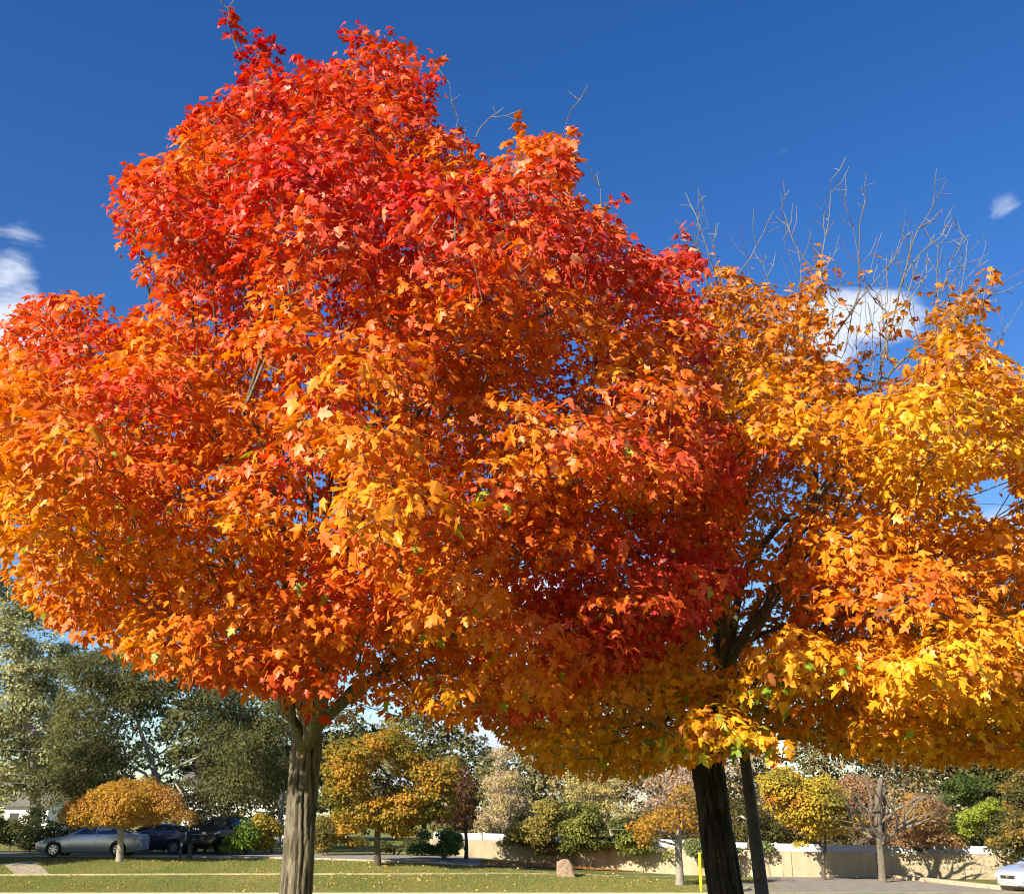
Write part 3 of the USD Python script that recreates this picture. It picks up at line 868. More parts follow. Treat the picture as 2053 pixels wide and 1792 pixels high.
left_limbs = [
    (lim([(590, 1430, 0), (566, 1370, -.1), (520, 1250, -.4), (430, 1080, -.7), (300, 900, -.8)]), 1),
    (lim([(668, 1425, 0), (725, 1370, 0), (850, 1250, -.2), (1020, 1120, -.4), (1200, 1000, -.3)]), 1),
    (lim([(618, 1400, .1), (626, 1200, .2), (622, 1000, .2), (600, 800, .2), (560, 560, .2), (525, 300, .1), (508, 140, 0)]), 0),
    (lim([(645, 1400, .0), (680, 1200, .0), (712, 1050, .1), (760, 800, .1), (790, 500, .1), (762, 250, 0), (742, 110, 0)]), 0),
    (lim([(640, 1400, .2), (690, 1180, .5), (800, 950, .7), (950, 750, .7), (1080, 500, .3), (1110, 330, .1)]), 0),
    (lim([(605, 1390, .2), (590, 1200, .5), (490, 1000, .7), (350, 760, .6), (275, 480, .2)]), 0),
    (lim([(612, 1410, -.3), (605, 1250, -.9), (560, 1050, -1.5), (520, 850, -1.8)]), 1),
    (lim([(640, 1410, -.3), (700, 1270, -.9), (790, 1050, -1.5), (860, 850, -1.7)]), 1),
    (lim([(630, 1410, .4), (640, 1250, 1.0), (660, 1000, 1.6), (700, 750, 1.7)]), 1),
    (lim([(575, 1410, 0), (440, 1320, -.2), (260, 1190, -.2), (80, 1060, -.1)]), 2),
    (lim([(700, 1395, .2), (830, 1320, .3), (1020, 1260, .3), (1230, 1170, .3), (1370, 1080, .2)]), 1),
    (lim([(640, 1390, 0), (700, 1100, -.4), (860, 800, -.6), (1080, 640, -.4), (1290, 560, 0)]), 0),
    (lim([(600, 1390, .1), (560, 1150, -.2), (420, 850, -.4), (200, 700, -.2), (90, 630, 0)]), 0),
]


spires = [(462, 28, 0), (467, 52, 0), (476, 82, .1), (492, 112, 0), (512, 74, .1), (536, 78, -.1), (548, 96, 0), (506, 134, 0), (541, 132, .1), (712, 50, 0), (722, 66, .1), (772, 72, 0), (1036, 240, 0), (1030, 264, .1),
          (1378, 464, 0), (1366, 480, .1), (866, 122, 0), (605, 130, 0), (1236, 404, 0), (1144, 268, 0)]
low = [(690, 1350, -.7), (655, 1372, -.8), (700, 1385, -.4), (735, 1390, -.3), (640, 1400, -1.0), (760, 1400, 0), (715, 1420, .8), (690, 1440, 1.2), (600, 1400, -1.7), (520, 1380, -1.8), (580, 1360, -2.2), (620, 1370, -2.3), (540, 1350, -2.3), (480, 1370, -1.9), (600, 1425, -1.5), (630, 1440, -1.2), (500, 1330, -2.4), (450, 1370, -1.9),
       (790, 1180, -2.6), (820, 1200, -2.7), (690, 1190, -2.6), (720, 1215, -2.7), (930, 1290, -2.2), (955, 1265, -2.2), (910, 1265, -2.3), (985, 1245, -2.1), (590, 1290, -2.6), (620, 1265, -2.7), (650, 1285, -2.6), (500, 1190, -2.6), (540, 1205, -2.6), (830, 1245, -2.5),
       (1050, 1215, -1.9), (1020, 1190, -2.0), (1000, 1130, -2.1), (1060, 1110, -1.9), (760, 1120, -2.7), (860, 1110, -2.6), (610, 1180, -2.7), (570, 1250, -2.6), (780, 1245, -2.6), (700, 1250, -2.7), (1090, 1170, -1.7), (930, 1200, -2.3), (470, 1240, -2.5), (400, 1190, -2.4), (340, 1210, -2.2), (1120, 1230, -1.5),
       (300, 1335, -1.7), (340, 1350, -1.9), (380, 1345, -2.0), (420, 1355, -2.1), (460, 1345, -2.2), (500, 1350, -2.0), (360, 1310, -2.2), (410, 1310, -2.3), (450, 1310, -2.4), (490, 1300, -2.4), (530, 1330, -2.0), (330, 1300, -2.0), (280, 1300, -1.7), (540, 1290, -2.2), (430, 1270, -2.5), (370, 1260, -2.4), (480, 1255, -2.5), (310, 1255, -2.1),
       (720, 1410, .3), (760, 1425, .4), (800, 1435, .5), (845, 1445, .5), (890, 1450, .6), (935, 1455, .6), (780, 1400, .1), (830, 1415, .2), (880, 1425, .3), (930, 1430, .4), (740, 1380, -.1), (790, 1370, -.2), (840, 1390, 0), (980, 1450, .7), (1030, 1445, .7), (1080, 1430, .6), (1120, 1420, .6), (1000, 1410, .4), (1060, 1400, .4),
       (620, 1425, -.4), (540, 1385, 0), (760, 1350, -.5), (800, 1385, -.2), (870, 1400, .2), (940, 1415, .4), (1000, 1420, .5), (1060, 1420, .6), (850, 1370, -.3),
       (910, 1370, 0), (980, 1375, .2), (1040, 1380, .3), (720, 1390, .8), (780, 1420, .9), (840, 1435, 1.0), (900, 1440, 1.0), (520, 1360, -.8), (470, 1370, -.5), (600, 1350, -1.2), (560, 1330, -1.4), (640, 1320, -1.3), (590, 1400, 1.0), (680, 1400, 1.1), (530, 1400, .9), (640, 1425, .9)]
left_tips = np.array([at(x, y, 9.0 + dc) for x, y, dc in low + spires])
left_shoots = [lim([(900, 330, 0), (908, 285, 0), (918, 236, 0)]), lim([(915, 325, 0), (928, 285, 0), (936, 240, 0)]), lim([(930, 330, 0), (955, 270, 0), (983, 236, 0)]), lim([(1112, 320, 0), (1128, 270, 0), (1144, 222, 0)]),
               lim([(468, 90, 0), (462, 50, 0), (457, 18, 0)]), lim([(1210, 440, 0), (1204, 410, 0), (1203, 378, 0)])]


def left_color(rng, pts, pos, k):
    px, py, c = seen(pts)
    n1 = meshkit.noise(pts / 0.75, 5) - 0.5
    n2 = meshkit.noise(pts / 0.33, 6) - 0.5
    m = np.interp(py, [100, 400, 620, 800, 1000, 1250, 1400], [0.30, 0.36, 0.46, 0.58, 0.64, 0.66, 0.64])
    m = m - 0.14 * np.clip((px - 900) / 400, 0, 1) * (py > 500) + 0.12 * np.clip((600 - px) / 400, 0, 1) * (py > 850) + 0.05 * np.exp(-((px - 850) / 260) ** 2 - ((py - 1000) / 170) ** 2)
    m = m - 0.15 * np.clip((px - 900) / 250, 0, 1) * np.clip((py - 1000) / 150, 0, 1)
    mk = m + 0.72 * n1 + 0.42 * n2
    # a few sprays as gold, a few green, as some are on the tree
    col = mix3([CRIMSON, RED, SCARLET, ORANGE, AMBER, GOLD], mk[k] + rng.normal(0, 0.07, len(k)))
    lo = (py[k] > 850) & (rng.random(len(k)) < 0.012)
    gk = (rng.random(len(pts)) < 0.018) & (py > 850) & (px > 500) & (px < 1150)
    col[lo | (gk[k] & (rng.random(len(k)) < 0.5))] = GREEN
    tan = (rng.random(len(k)) < np.interp(px[k], [700, 950, 1300], [0.01, 0.05, 0.12]) * (py[k] < 900))
    col[tan] = np.array([0.55, 0.22, 0.11])
    return col * rng.uniform(0.85, 1.12, (len(k), 1))


maple('maple_tree', 'big red and orange maple with a forked grey trunk, nearer of the two maples', 11, np.array([lt[0][0], lt[0][1], 0.0]), np.array(lt), np.array([.172, .15, .138, .132, .135, .145]),
      left_limbs, outline_mask(LEFT_POLY, ragged=20, seed=4, grain=1.35), 9.0, 2.7, 4400, 0.155, [(655, 1010, 85), (690, 655, 62), (545, 790, 66), (1130, 790, 62), (880, 860, 55), (400, 985, 50), (640, 590, 55), (930, 960, 50), (740, 830, 50)], left_color, 21, bough=(150, 105, 0.60), shell=0.50, shift=lambda px, py: -1.0 * np.clip((py - 850) / 350, 0, 1) * np.exp(-((px - 720) / 480) ** 2), extra_tips=left_tips, extra_limbs=left_shoots)

RIGHT_POLY = [(1375, 640), (1400, 590), (1430, 535), (1470, 520), (1500, 560), (1560, 590), (1590, 580), (1612, 520), (1650, 500), (1678, 540), (1660, 600), (1665, 700), (1690, 760), (1760, 790), (1830, 730), (1850, 660), (1900, 600),
              (1955, 560), (1985, 510), (2000, 560), (1970, 640), (1995, 700), (2030, 750), (2090, 760), (2150, 800), (2230, 900), (2260, 1050), (2240, 1250), (2200, 1400), (2100, 1530), (2053, 1545), (1950, 1530),
              (1850, 1545), (1760, 1535), (1650, 1510), (1570, 1490), (1530, 1500), (1450, 1530), (1400, 1545), (1300, 1570), (1180, 1570), (1080, 1550), (1000, 1490), (960, 1440), (950, 1380), (1000, 1330), (1100, 1280), (1250, 1200),
              (1350, 1100), (1380, 900), (1350, 750)]
RY = float(at(1455, 1790, 10.6)[1])
rt_ = [aty(1500, 2150, RY), aty(1472, 1900, RY), aty(1456, 1790, RY), aty(1433, 1640, RY), aty(1418, 1530, RY), aty(1428, 1420, RY), aty(1442, 1350, RY)]
rt_[0][2] = -0.03; rt_[0][0] = rt_[1][0] + 0.06


def rim_(pts):
    return np.array([at(x, y, 10.6 + dc) for x, y, dc in pts])


def crp(pts, dc=0.0):
    return np.array([at((1700 + x / 2.24) * 0.7857, (400 + y / 2.24) * 0.7857, 10.6 + dc) for x, y in pts])


right_limbs = [
    (rim_([(1482, 1285, -.1), (1548, 1200, -.2), (1605, 1050, -.3), (1690, 930, -.3), (1800, 850, -.3)]), 0),
    (rim_([(1450, 1280, 0), (1445, 1150, 0), (1475, 950, 0), (1560, 800, 0), (1605, 650, 0)]), 0),
    (rim_([(1520, 1275, .1), (1640, 1235, .2), (1800, 1150, .2), (1980, 1050, .2), (2120, 950, .1)]), 0),
    (rim_([(1370, 1440, 0), (1250, 1405, 0), (1110, 1440, 0), (1000, 1440, 0)]), 5),
    (rim_([(1500, 1345, -.3), (1650, 1320, -.8), (1850, 1300, -1.1), (2050, 1250, -1)]), 1),
    (rim_([(1435, 1220, .2), (1425, 950, .3), (1440, 750, .2), (1450, 640, .1)]), 0),
    (rim_([(1480, 1300, .4), (1560, 1150, .9), (1700, 950, 1.2), (1850, 800, 1)]), 0),
    (rim_([(1450, 1360, -.5), (1500, 1280, -1.1), (1650, 1100, -1.5), (1750, 950, -1.4)]), 1),
    (rim_([(1400, 1440, -.5), (1300, 1400, -1.0), (1200, 1400, -1.3)]), 4),
    (rim_([(1420, 1430, .5), (1350, 1350, 1.2), (1280, 1300, 1.8)]), 4),
]
bare_tops = [crp([(1180, 1380), (1240, 1150), (1290, 950), (1340, 750), (1380, 600), (1430, 430), (1490, 340), (1528, 270), (1535, 210)]),
             crp([(1430, 430), (1385, 350), (1350, 280)]),
             crp([(1340, 750), (1420, 590), (1500, 510), (1560, 470), (1615, 375)]),
             crp([(890, 1100), (1010, 960), (1090, 840), (1200, 700), (1300, 590), (1350, 480)], .2),
             crp([(800, 1110), (850, 900), (880, 650), (910, 450), (935, 340), (938, 220), (940, 135)], -.2),
             crp([(935, 345), (890, 300), (840, 268)], -.2),
             crp([(1060, 880), (1110, 740), (1100, 590), (1075, 440), (1045, 330), (1020, 262)], .4),
             crp([(1100, 590), (1105, 420), (1125, 320), (1142, 240)], .4),
             crp([(1160, 680), (1190, 560), (1220, 470), (1235, 430)], .1),
             crp([(1260, 1280), (1480, 1060), (1650, 960), (1770, 880), (1900, 740), (2030, 660)], -.3),
             crp([(1750, 1290), (1860, 1150), (1960, 960), (2040, 830)], .1),
             crp([(320, 750), (285, 600), (260, 480), (228, 350), (205, 260), (190, 200)], -.1),
             crp([(400, 700), (440, 630), (490, 570), (520, 500), (552, 440)], .1),
             crp([(860, 660), (775, 570), (730, 490), (700, 410), (660, 320)], 0),
             crp([(720, 740), (690, 660), (660, 570)], 0),
             crp([(1650, 830), (1720, 690), (1800, 590), (1830, 490)], .2)]


rs_ = np.random.default_rng(31)
for _ in range(46):
    x0, y0, dc = rs_.uniform(1430, 1930), rs_.uniform(600, 780), rs_.uniform(-.8, .8)
    ln, le = rs_.uniform(50, 180), (rs_.uniform(-50, 50) + (x0 - 1740) * 0.15)
    bare_tops.append(rim_([(x0, y0, dc), (x0 + le * .4, y0 - ln * .5, dc), (x0 + le * .85, y0 - ln, dc)]))


def right_color(rng, pts, pos, k):
    px, py, c = seen(pts)
    n1 = meshkit.noise(pts / 0.8, 15) - 0.5
    n2 = meshkit.noise(pts / 0.35, 16) - 0.5
    m = 0.72 + 0 * px
    m = m + 0.18 * np.exp(-((px - 1900) / 260) ** 2 - ((py - 920) / 170) ** 2)
    m = m - 0.12 * np.exp(-((px - 1620) / 200) ** 2 - ((py - 760) / 190) ** 2)
    m = m - 0.24 * np.exp(-((px - 1720) / 170) ** 2 - ((py - 1190) / 110) ** 2)
    m = m - 0.55 * np.exp(-((px - 1560) / 60) ** 2 - ((py - 940) / 45) ** 2)
    m = m + 0.10 * (py > 1250) - 0.08 * (py < 640)
    mk = m + 0.46 * n1 + 0.34 * n2
    col = mix3([RED, SCARLET, ORANGE, AMBER, GOLD, YELLOW], mk[k] + rng.normal(0, 0.06, len(k)))
    fr = ((c < 8.2) & (py > 1430) & (px < 1600))[k]
    col[fr] = mix3([(0.30, 0.34, 0.03), YELLOW, GOLD, AMBER], rng.random(fr.sum()))
    g = (rng.random(len(k)) < 0.03) & (py[k] > 1330)
    gk = (rng.random(len(pts)) < 0.05) & (py > 1330) & (px < 1600)
    col[g | (gk[k] & (rng.random(len(k)) < 0.6))] = (0.22, 0.32, 0.03)
    br = rng.random(len(k)) < np.interp(py[k], [600, 760, 900], [0.45, 0.2, 0.03])
    col[br] = np.array([0.42, 0.15, 0.04])
    return col * rng.uniform(0.85, 1.12, (len(k), 1))


def right_sparse(pts):
    px, py, c = seen(pts)
    s = np.interp(py, [500, 700, 800], [0.28, 0.55, 1.0])
    s = np.where((px < 1560) & (py > 540), np.maximum(s, 0.8), s)
    s = np.where((py > 1280) & (c < 8.2), 2.2, s)
    return s


rng0 = np.random.default_rng(77)
wisps = np.array([q for q in np.vstack([bare_tops[0][1:5], bare_tops[3][1:4], bare_tops[6][1:3], bare_tops[9][2:5], bare_tops[11][0:3], bare_tops[4][1:3]])]) + 0.0
wisps = np.vstack([wisps] + [q[: max(2, int(len(q) * .6))] for q in bare_tops[16:]])
wisps = np.vstack([wisps, rim_(np.c_[rng0.uniform(1560, 1960, 60), rng0.uniform(610, 800, 60), rng0.uniform(-.9, .9, 60)])])
wisps = wisps + rng0.normal(0, 0.10, wisps.shape)
front = np.array([(1385, 1500, -3.6), (1400, 1475, -3.6), (1420, 1455, -3.7), (1440, 1440, -3.7), (1445, 1475, -3.7), (1470, 1470, -3.7), (1495, 1478, -3.8), (1520, 1486, -3.8), (1545, 1498, -3.8), (1566, 1512, -3.8), (1425, 1510, -3.7), (1400, 1520, -3.6), (1450, 1500, -3.7),
                  (1530, 1400, -3.6), (1560, 1340, -3.6), (1590, 1330, -3.7), (1620, 1340, -3.7), (1570, 1370, -3.6), (1610, 1370, -3.7), (1650, 1360, -3.7), (1540, 1370, -3.6), (1690, 1345, -3.6), (1720, 1360, -3.6), (1760, 1370, -3.6), (1640, 1320, -3.7), (1780, 1340, -3.5), (1600, 1300, -3.6)])
wisps = np.vstack([wisps, rim_(front)])
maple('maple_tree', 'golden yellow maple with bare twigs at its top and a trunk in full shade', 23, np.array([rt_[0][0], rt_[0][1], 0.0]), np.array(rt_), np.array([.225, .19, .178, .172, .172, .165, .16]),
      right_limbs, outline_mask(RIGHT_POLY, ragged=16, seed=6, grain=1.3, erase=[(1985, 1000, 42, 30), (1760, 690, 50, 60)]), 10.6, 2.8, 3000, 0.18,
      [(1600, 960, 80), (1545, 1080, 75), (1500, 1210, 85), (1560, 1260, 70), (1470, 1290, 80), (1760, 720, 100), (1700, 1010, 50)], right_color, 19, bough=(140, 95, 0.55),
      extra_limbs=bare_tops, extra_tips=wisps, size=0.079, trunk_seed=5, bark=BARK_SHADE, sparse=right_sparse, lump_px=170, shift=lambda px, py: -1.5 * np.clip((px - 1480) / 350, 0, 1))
# ---------------------------------------------------------------- trees and shrubs beyond the road
def far_tree(name, label, category, foot, trunk_px, c, r0, shapes, depth, clumps, per, leaf, stops, seed, spread=0.55, rx=(0.35, 0.7), flat=0.6, wide=0.75, bark=None, group=None, limbs=(), droop=1.0, twig_r=0.006,
             noise_px=1.1, bias=0.0, poly=None, sink=0.15, erase=(), shell=0.5, gaps=0.42, crown='crown', limb_min=0.03, space=None, bare=0, ragged=34.0, lump=0.5, foot_c=None, limb_scale=0.8, limb_cap=0.7, pad=400):
    """A tree or shrub seen across the road: trunk, limbs and a crown of small leaves gathered in sprays."""
    rng = np.random.default_rng(seed)
    base = at(foot[0], foot[1], foot_c or c)
    g = float(ground(base[0], base[1]))
    base[2] = g
    t = Thing(name, label, category, loc=base, group=group)
    dist, pad = outline_mask(poly=poly, ellipses=shapes, erase=erase, ragged=ragged, seed=seed, pad=pad)
    pts = crown_points(rng, dist, pad, c, depth, clumps, space or rx[0] * 0.62, shell=shell, lump=lump, lump_px=60, seed=seed, gaps=gaps)
    pts = pts[pts[:, 2] > ground(pts[:, 0], pts[:, 1]) + 0.25]
    trunk = np.vstack([base + [0, 0, -sink]] + [at(x, y, foot_c or c)[None] for x, y in trunk_px])
    sk = Skeleton(trunk[0])
    tn = [0] + sk.path(trunk[1:], 0, step=0.3)
    for l in limbs:
        st = sk.nearest(at(l[0][0], l[0][1], c) - [0, 0, 0.5])
        sk.path(np.array([at(q[0], q[1], c + (q[2] if len(q) > 2 else 0)) for q in l]), st, step=0.35, wob=0.03, rng=rng)
    tips = pts if len(pts) < 420 else pts[rng.choice(len(pts), 420, replace=False)]
    if bare:
        extra = []
        for k in range(bare):
            q = tips[rng.integers(len(tips))] + rng.normal(0, 0.35, 3)
            extra.append(q)
        tips = np.vstack([tips, extra])
    sk.grow(tips, rng, balance=0.5, step=0.5, first=max(0, len(tn) - 3))
    r = sk.radii(twig_r, 2.2)
    ft = tn[-1]
    k = r0 * 0.8 / max(r[ft], 1e-6)
    r = np.where(r > twig_r * 2, r * np.interp(r, [twig_r * 2, max(r[ft], twig_r * 2.01)], [1.0, k]), r)
    off = np.ones(len(r), bool); off[tn] = False
    r[off] = np.minimum(r[off] * limb_scale, limb_cap * r0)
    lm, tw = branch_meshes(sk, r, limb_min, tn)
    n_t = len(trunk)
    tr = np.linspace(r0, r0 * 0.8, n_t)
    t.part('trunk', trunk_mesh(trunk, tr, seed, sides=20, rough=0.08 * r0, flare=0.5, step=0.12)[0], bark or BARK_DARK, smooth=True)
    lm.sort(key=lambda q: -len(q[0]))
    for q in lm[:14]:
        t.part('limb', q, bark or BARK_DARK, smooth=True)
    if lm[14:] + tw:
        t.part('twigs', join(lm[14:] + tw), TWIG if bark is None else bark, smooth=True, kind='stuff')
    if per > 0:
        ctr = np.median(pts, 0) - [0, 0, 0.5]
        out = unit((pts - ctr) * [1, 1, 0.8])
        rr = np.minimum(rng.uniform(rx[0], rx[1], len(pts)), 0.15 + edge_of(dist, pad, pts, c))
        pk = rng.poisson(per * np.clip((rr / np.mean(rx)) ** 1.5, 0.2, 1.5))
        pos, tip, nrm, s, kk = clump_leaves(rng, pts, out, pk, rr, rr * flat, leaf, droop=droop, spread=spread)
        ok = pos[:, 2] > ground(pos[:, 0], pos[:, 1]) + 0.02
        pos, tip, nrm, s, kk = pos[ok], tip[ok], nrm[ok], s[ok], kk[ok]
        m = 0.5 + bias + 1.0 * (meshkit.noise(pts / noise_px, seed) - 0.5) + 0.6 * (meshkit.noise(pts / 0.4, seed + 1) - 0.5)
        col = mix3(stops, m[kk] + rng.normal(0, 0.12, len(kk))) * rng.uniform(0.8, 1.15, (len(kk), 1))
        v, f, tt = place_leaves(quad_leaf(wide), pos, tip, nrm, s, col)
        t.part(crown, (v, f), FAR_LEAF, tint=tt, kind='stuff')
    return t


OLIVE, DKGREEN, MIDGREEN, LIME = (0.092, 0.092, 0.028), (0.026, 0.036, 0.011), (0.08, 0.105, 0.025), (0.22, 0.26, 0.032)
PALEGREEN, TAN, STRAW, RUST = (0.34, 0.34, 0.15), (0.36, 0.26, 0.16), (0.46, 0.36, 0.12), (0.27, 0.12, 0.05)
FGOLD, FORANGE, FYELLOW = (0.38, 0.215, 0.026), (0.40, 0.155, 0.022), (0.42, 0.31, 0.035)

# left: tall pale tree, feathery green tree, weeping tree
far_tree('cottonwood_tree', 'tall tree with pale yellow green leaves at the left edge of the view', 'tree', (70, 1700), [(72, 1640), (66, 1540), (50, 1420), (36, 1300)], 66, 0.36,
         [(20, 1270, 100, 130), (70, 1420, 80, 110), (-50, 1380, 120, 190), (110, 1330, 50, 60), (-20, 1180, 70, 70), (20, 1540, 100, 90), (110, 1500, 60, 90)], 3.0, 520, 110, 0.19, [DKGREEN, OLIVE, PALEGREEN, (0.46, 0.43, 0.22)], 101,
         rx=(0.6, 1.2), bark=BARK_GREY, limbs=[[(100, 1450), (130, 1340)], [(20, 1450), (-20, 1350)]], bias=0.12)
far_tree('elm_tree', 'large feathery olive green tree with a dark fork above the weeping tree', 'tree', (290, 1717), [(297, 1670), (303, 1610), (312, 1560)], 57, 0.36,
         [(185, 1470, 105, 130), (135, 1570, 60, 80), (310, 1375, 100, 75), (450, 1480, 95, 110), (530, 1540, 60, 100), (440, 1600, 100, 60), (230, 1590, 80, 60), (560, 1430, 50, 60), (430, 1400, 80, 60), (200, 1380, 90, 60), (540, 1620, 50, 50), (170, 1345, 90, 60), (270, 1330, 70, 50)], 3.6, 1000, 120, 0.17,
         [DKGREEN, OLIVE, (0.125, 0.128, 0.042), (0.17, 0.165, 0.058)], 102, rx=(0.5, 1.1), flat=0.75, wide=0.5, bark=BARK_GREY, erase=[(360, 1490, 26, 40), (282, 1480, 14, 20)],
         limbs=[[(300, 1510), (284, 1470), (258, 1400), (220, 1350)], [(334, 1500), (368, 1430), (402, 1380)], [(350, 1540), (420, 1500), (480, 1440)], [(280, 1545), (230, 1530), (170, 1500)]], limb_min=0.05)
far_tree('weeping_tree', 'low mounded weeping tree with rusty orange leaves in front of the silver sedan', 'tree', (240, 1731), [(241, 1700), (243, 1665), (243, 1630)], 45.5, 0.15, None, 2.4, 430, 80, 0.10,
         [(0.30, 0.15, 0.045), (0.42, 0.22, 0.04), FGOLD, (0.46, 0.32, 0.05)], 103, rx=(0.3, 0.55), flat=0.9, droop=1.3, bark=BARK_GREY, gaps=0.36,
         poly=[(80, 1650), (104, 1636), (150, 1610), (182, 1582), (228, 1556), (262, 1562), (300, 1552), (345, 1576), (372, 1608), (390, 1640), (396, 1650), (330, 1652), (245, 1654), (150, 1652)], ragged=14)
far_tree('maple_tree', 'round orange and green maple with its long shadow on the lawn', 'maple tree', (757, 1757), [(757, 1725), (756, 1690), (760, 1640), (768, 1580)], 44.2, 0.15,
         [(770, 1490, 70, 50), (700, 1540, 60, 60), (845, 1550, 75, 65), (695, 1620, 50, 50), (800, 1620, 95, 60), (890, 1600, 45, 60), (740, 1660, 55, 28)], 2.6, 560, 62, 0.13,
         [(0.045, 0.055, 0.012), (0.13, 0.125, 0.02), (0.33, 0.21, 0.028), (0.38, 0.19, 0.025)], 104, rx=(0.28, 0.55), flat=0.5, bias=0.06, gaps=0.42)
far_tree('rust_tree', 'dark rusty brown tree at the right of the round orange maple', 'tree', (935, 1715), [(935, 1690), (930, 1640)], 50, 0.10, [(925, 1590, 38, 60), (915, 1650, 36, 30)], 1.6, 130, 60, 0.13,
         [(0.07, 0.035, 0.015), (0.17, 0.085, 0.035), (0.30, 0.14, 0.04)], 105)
# shrubs under the trees at the left
shr = [('hedge', 'dark clipped hedge beyond the sedan at the left edge', 'hedge', (60, 1705), 56, [(-60, 1664, 90, 54), (60, 1668, 90, 52), (160, 1676, 80, 46), (10, 1690, 120, 28)], 480, [DKGREEN, (0.05, 0.07, 0.02), OLIVE], 111),
       ('shrub', 'bright green shrub in the sun behind the drive', 'shrub', (478, 1712), 52, [(478, 1690, 34, 26), (500, 1668, 26, 22)], 120, [MIDGREEN, (0.16, 0.24, 0.03), LIME], 112),
       ('shrub', 'yellow leaved shrub close left of the grey maple trunk', 'shrub', (545, 1712), 53, [(545, 1660, 34, 40), (530, 1690, 26, 24)], 120, [OLIVE, (0.34, 0.26, 0.04), FYELLOW], 113),
       ('shrub', 'dark olive shrub behind the dark off-road car', 'shrub', (410, 1712), 56, [(400, 1670, 70, 45), (330, 1680, 40, 34)], 190, [DKGREEN, OLIVE, MIDGREEN], 114),
       ('shrub', 'brown and green shrub close right of the grey maple trunk', 'shrub', (650, 1716), 52, [(655, 1675, 40, 42), (700, 1690, 40, 28)], 150, [DKGREEN, (0.16, 0.13, 0.03), (0.34, 0.22, 0.04)], 115),
       ('shrub', 'dark green bush at the left end of the concrete wall', 'shrub', (890, 1724), 48.5, [(850, 1700, 36, 26), (905, 1696, 42, 30), (880, 1710, 50, 16)], 170, [DKGREEN, (0.05, 0.09, 0.025), (0.10, 0.17, 0.04)], 116),
       ('shrub', 'small dark shrub under the round orange maple', 'shrub', (790, 1720), 52, [(770, 1700, 60, 24), (820, 1700, 30, 22)], 130, [DKGREEN, (0.07, 0.07, 0.02), OLIVE], 117),
       ('shrub', 'light green bush beside the white house at the left edge', 'shrub', (20, 1690), 60, [(20, 1656, 46, 20)], 90, [MIDGREEN, (0.14, 0.22, 0.04), (0.20, 0.28, 0.05)], 118)]
for name, label, cat_, foot, c, el, n, stops, sd in shr:
    far_tree(name, label, cat_, foot, [(foot[0], foot[1] - 14), (foot[0] + 2, foot[1] - 26)], c, 0.05, el, 1.1, n, 55, 0.12, stops, sd, rx=(0.28, 0.5), flat=0.7, gaps=0.2, crown='foliage')
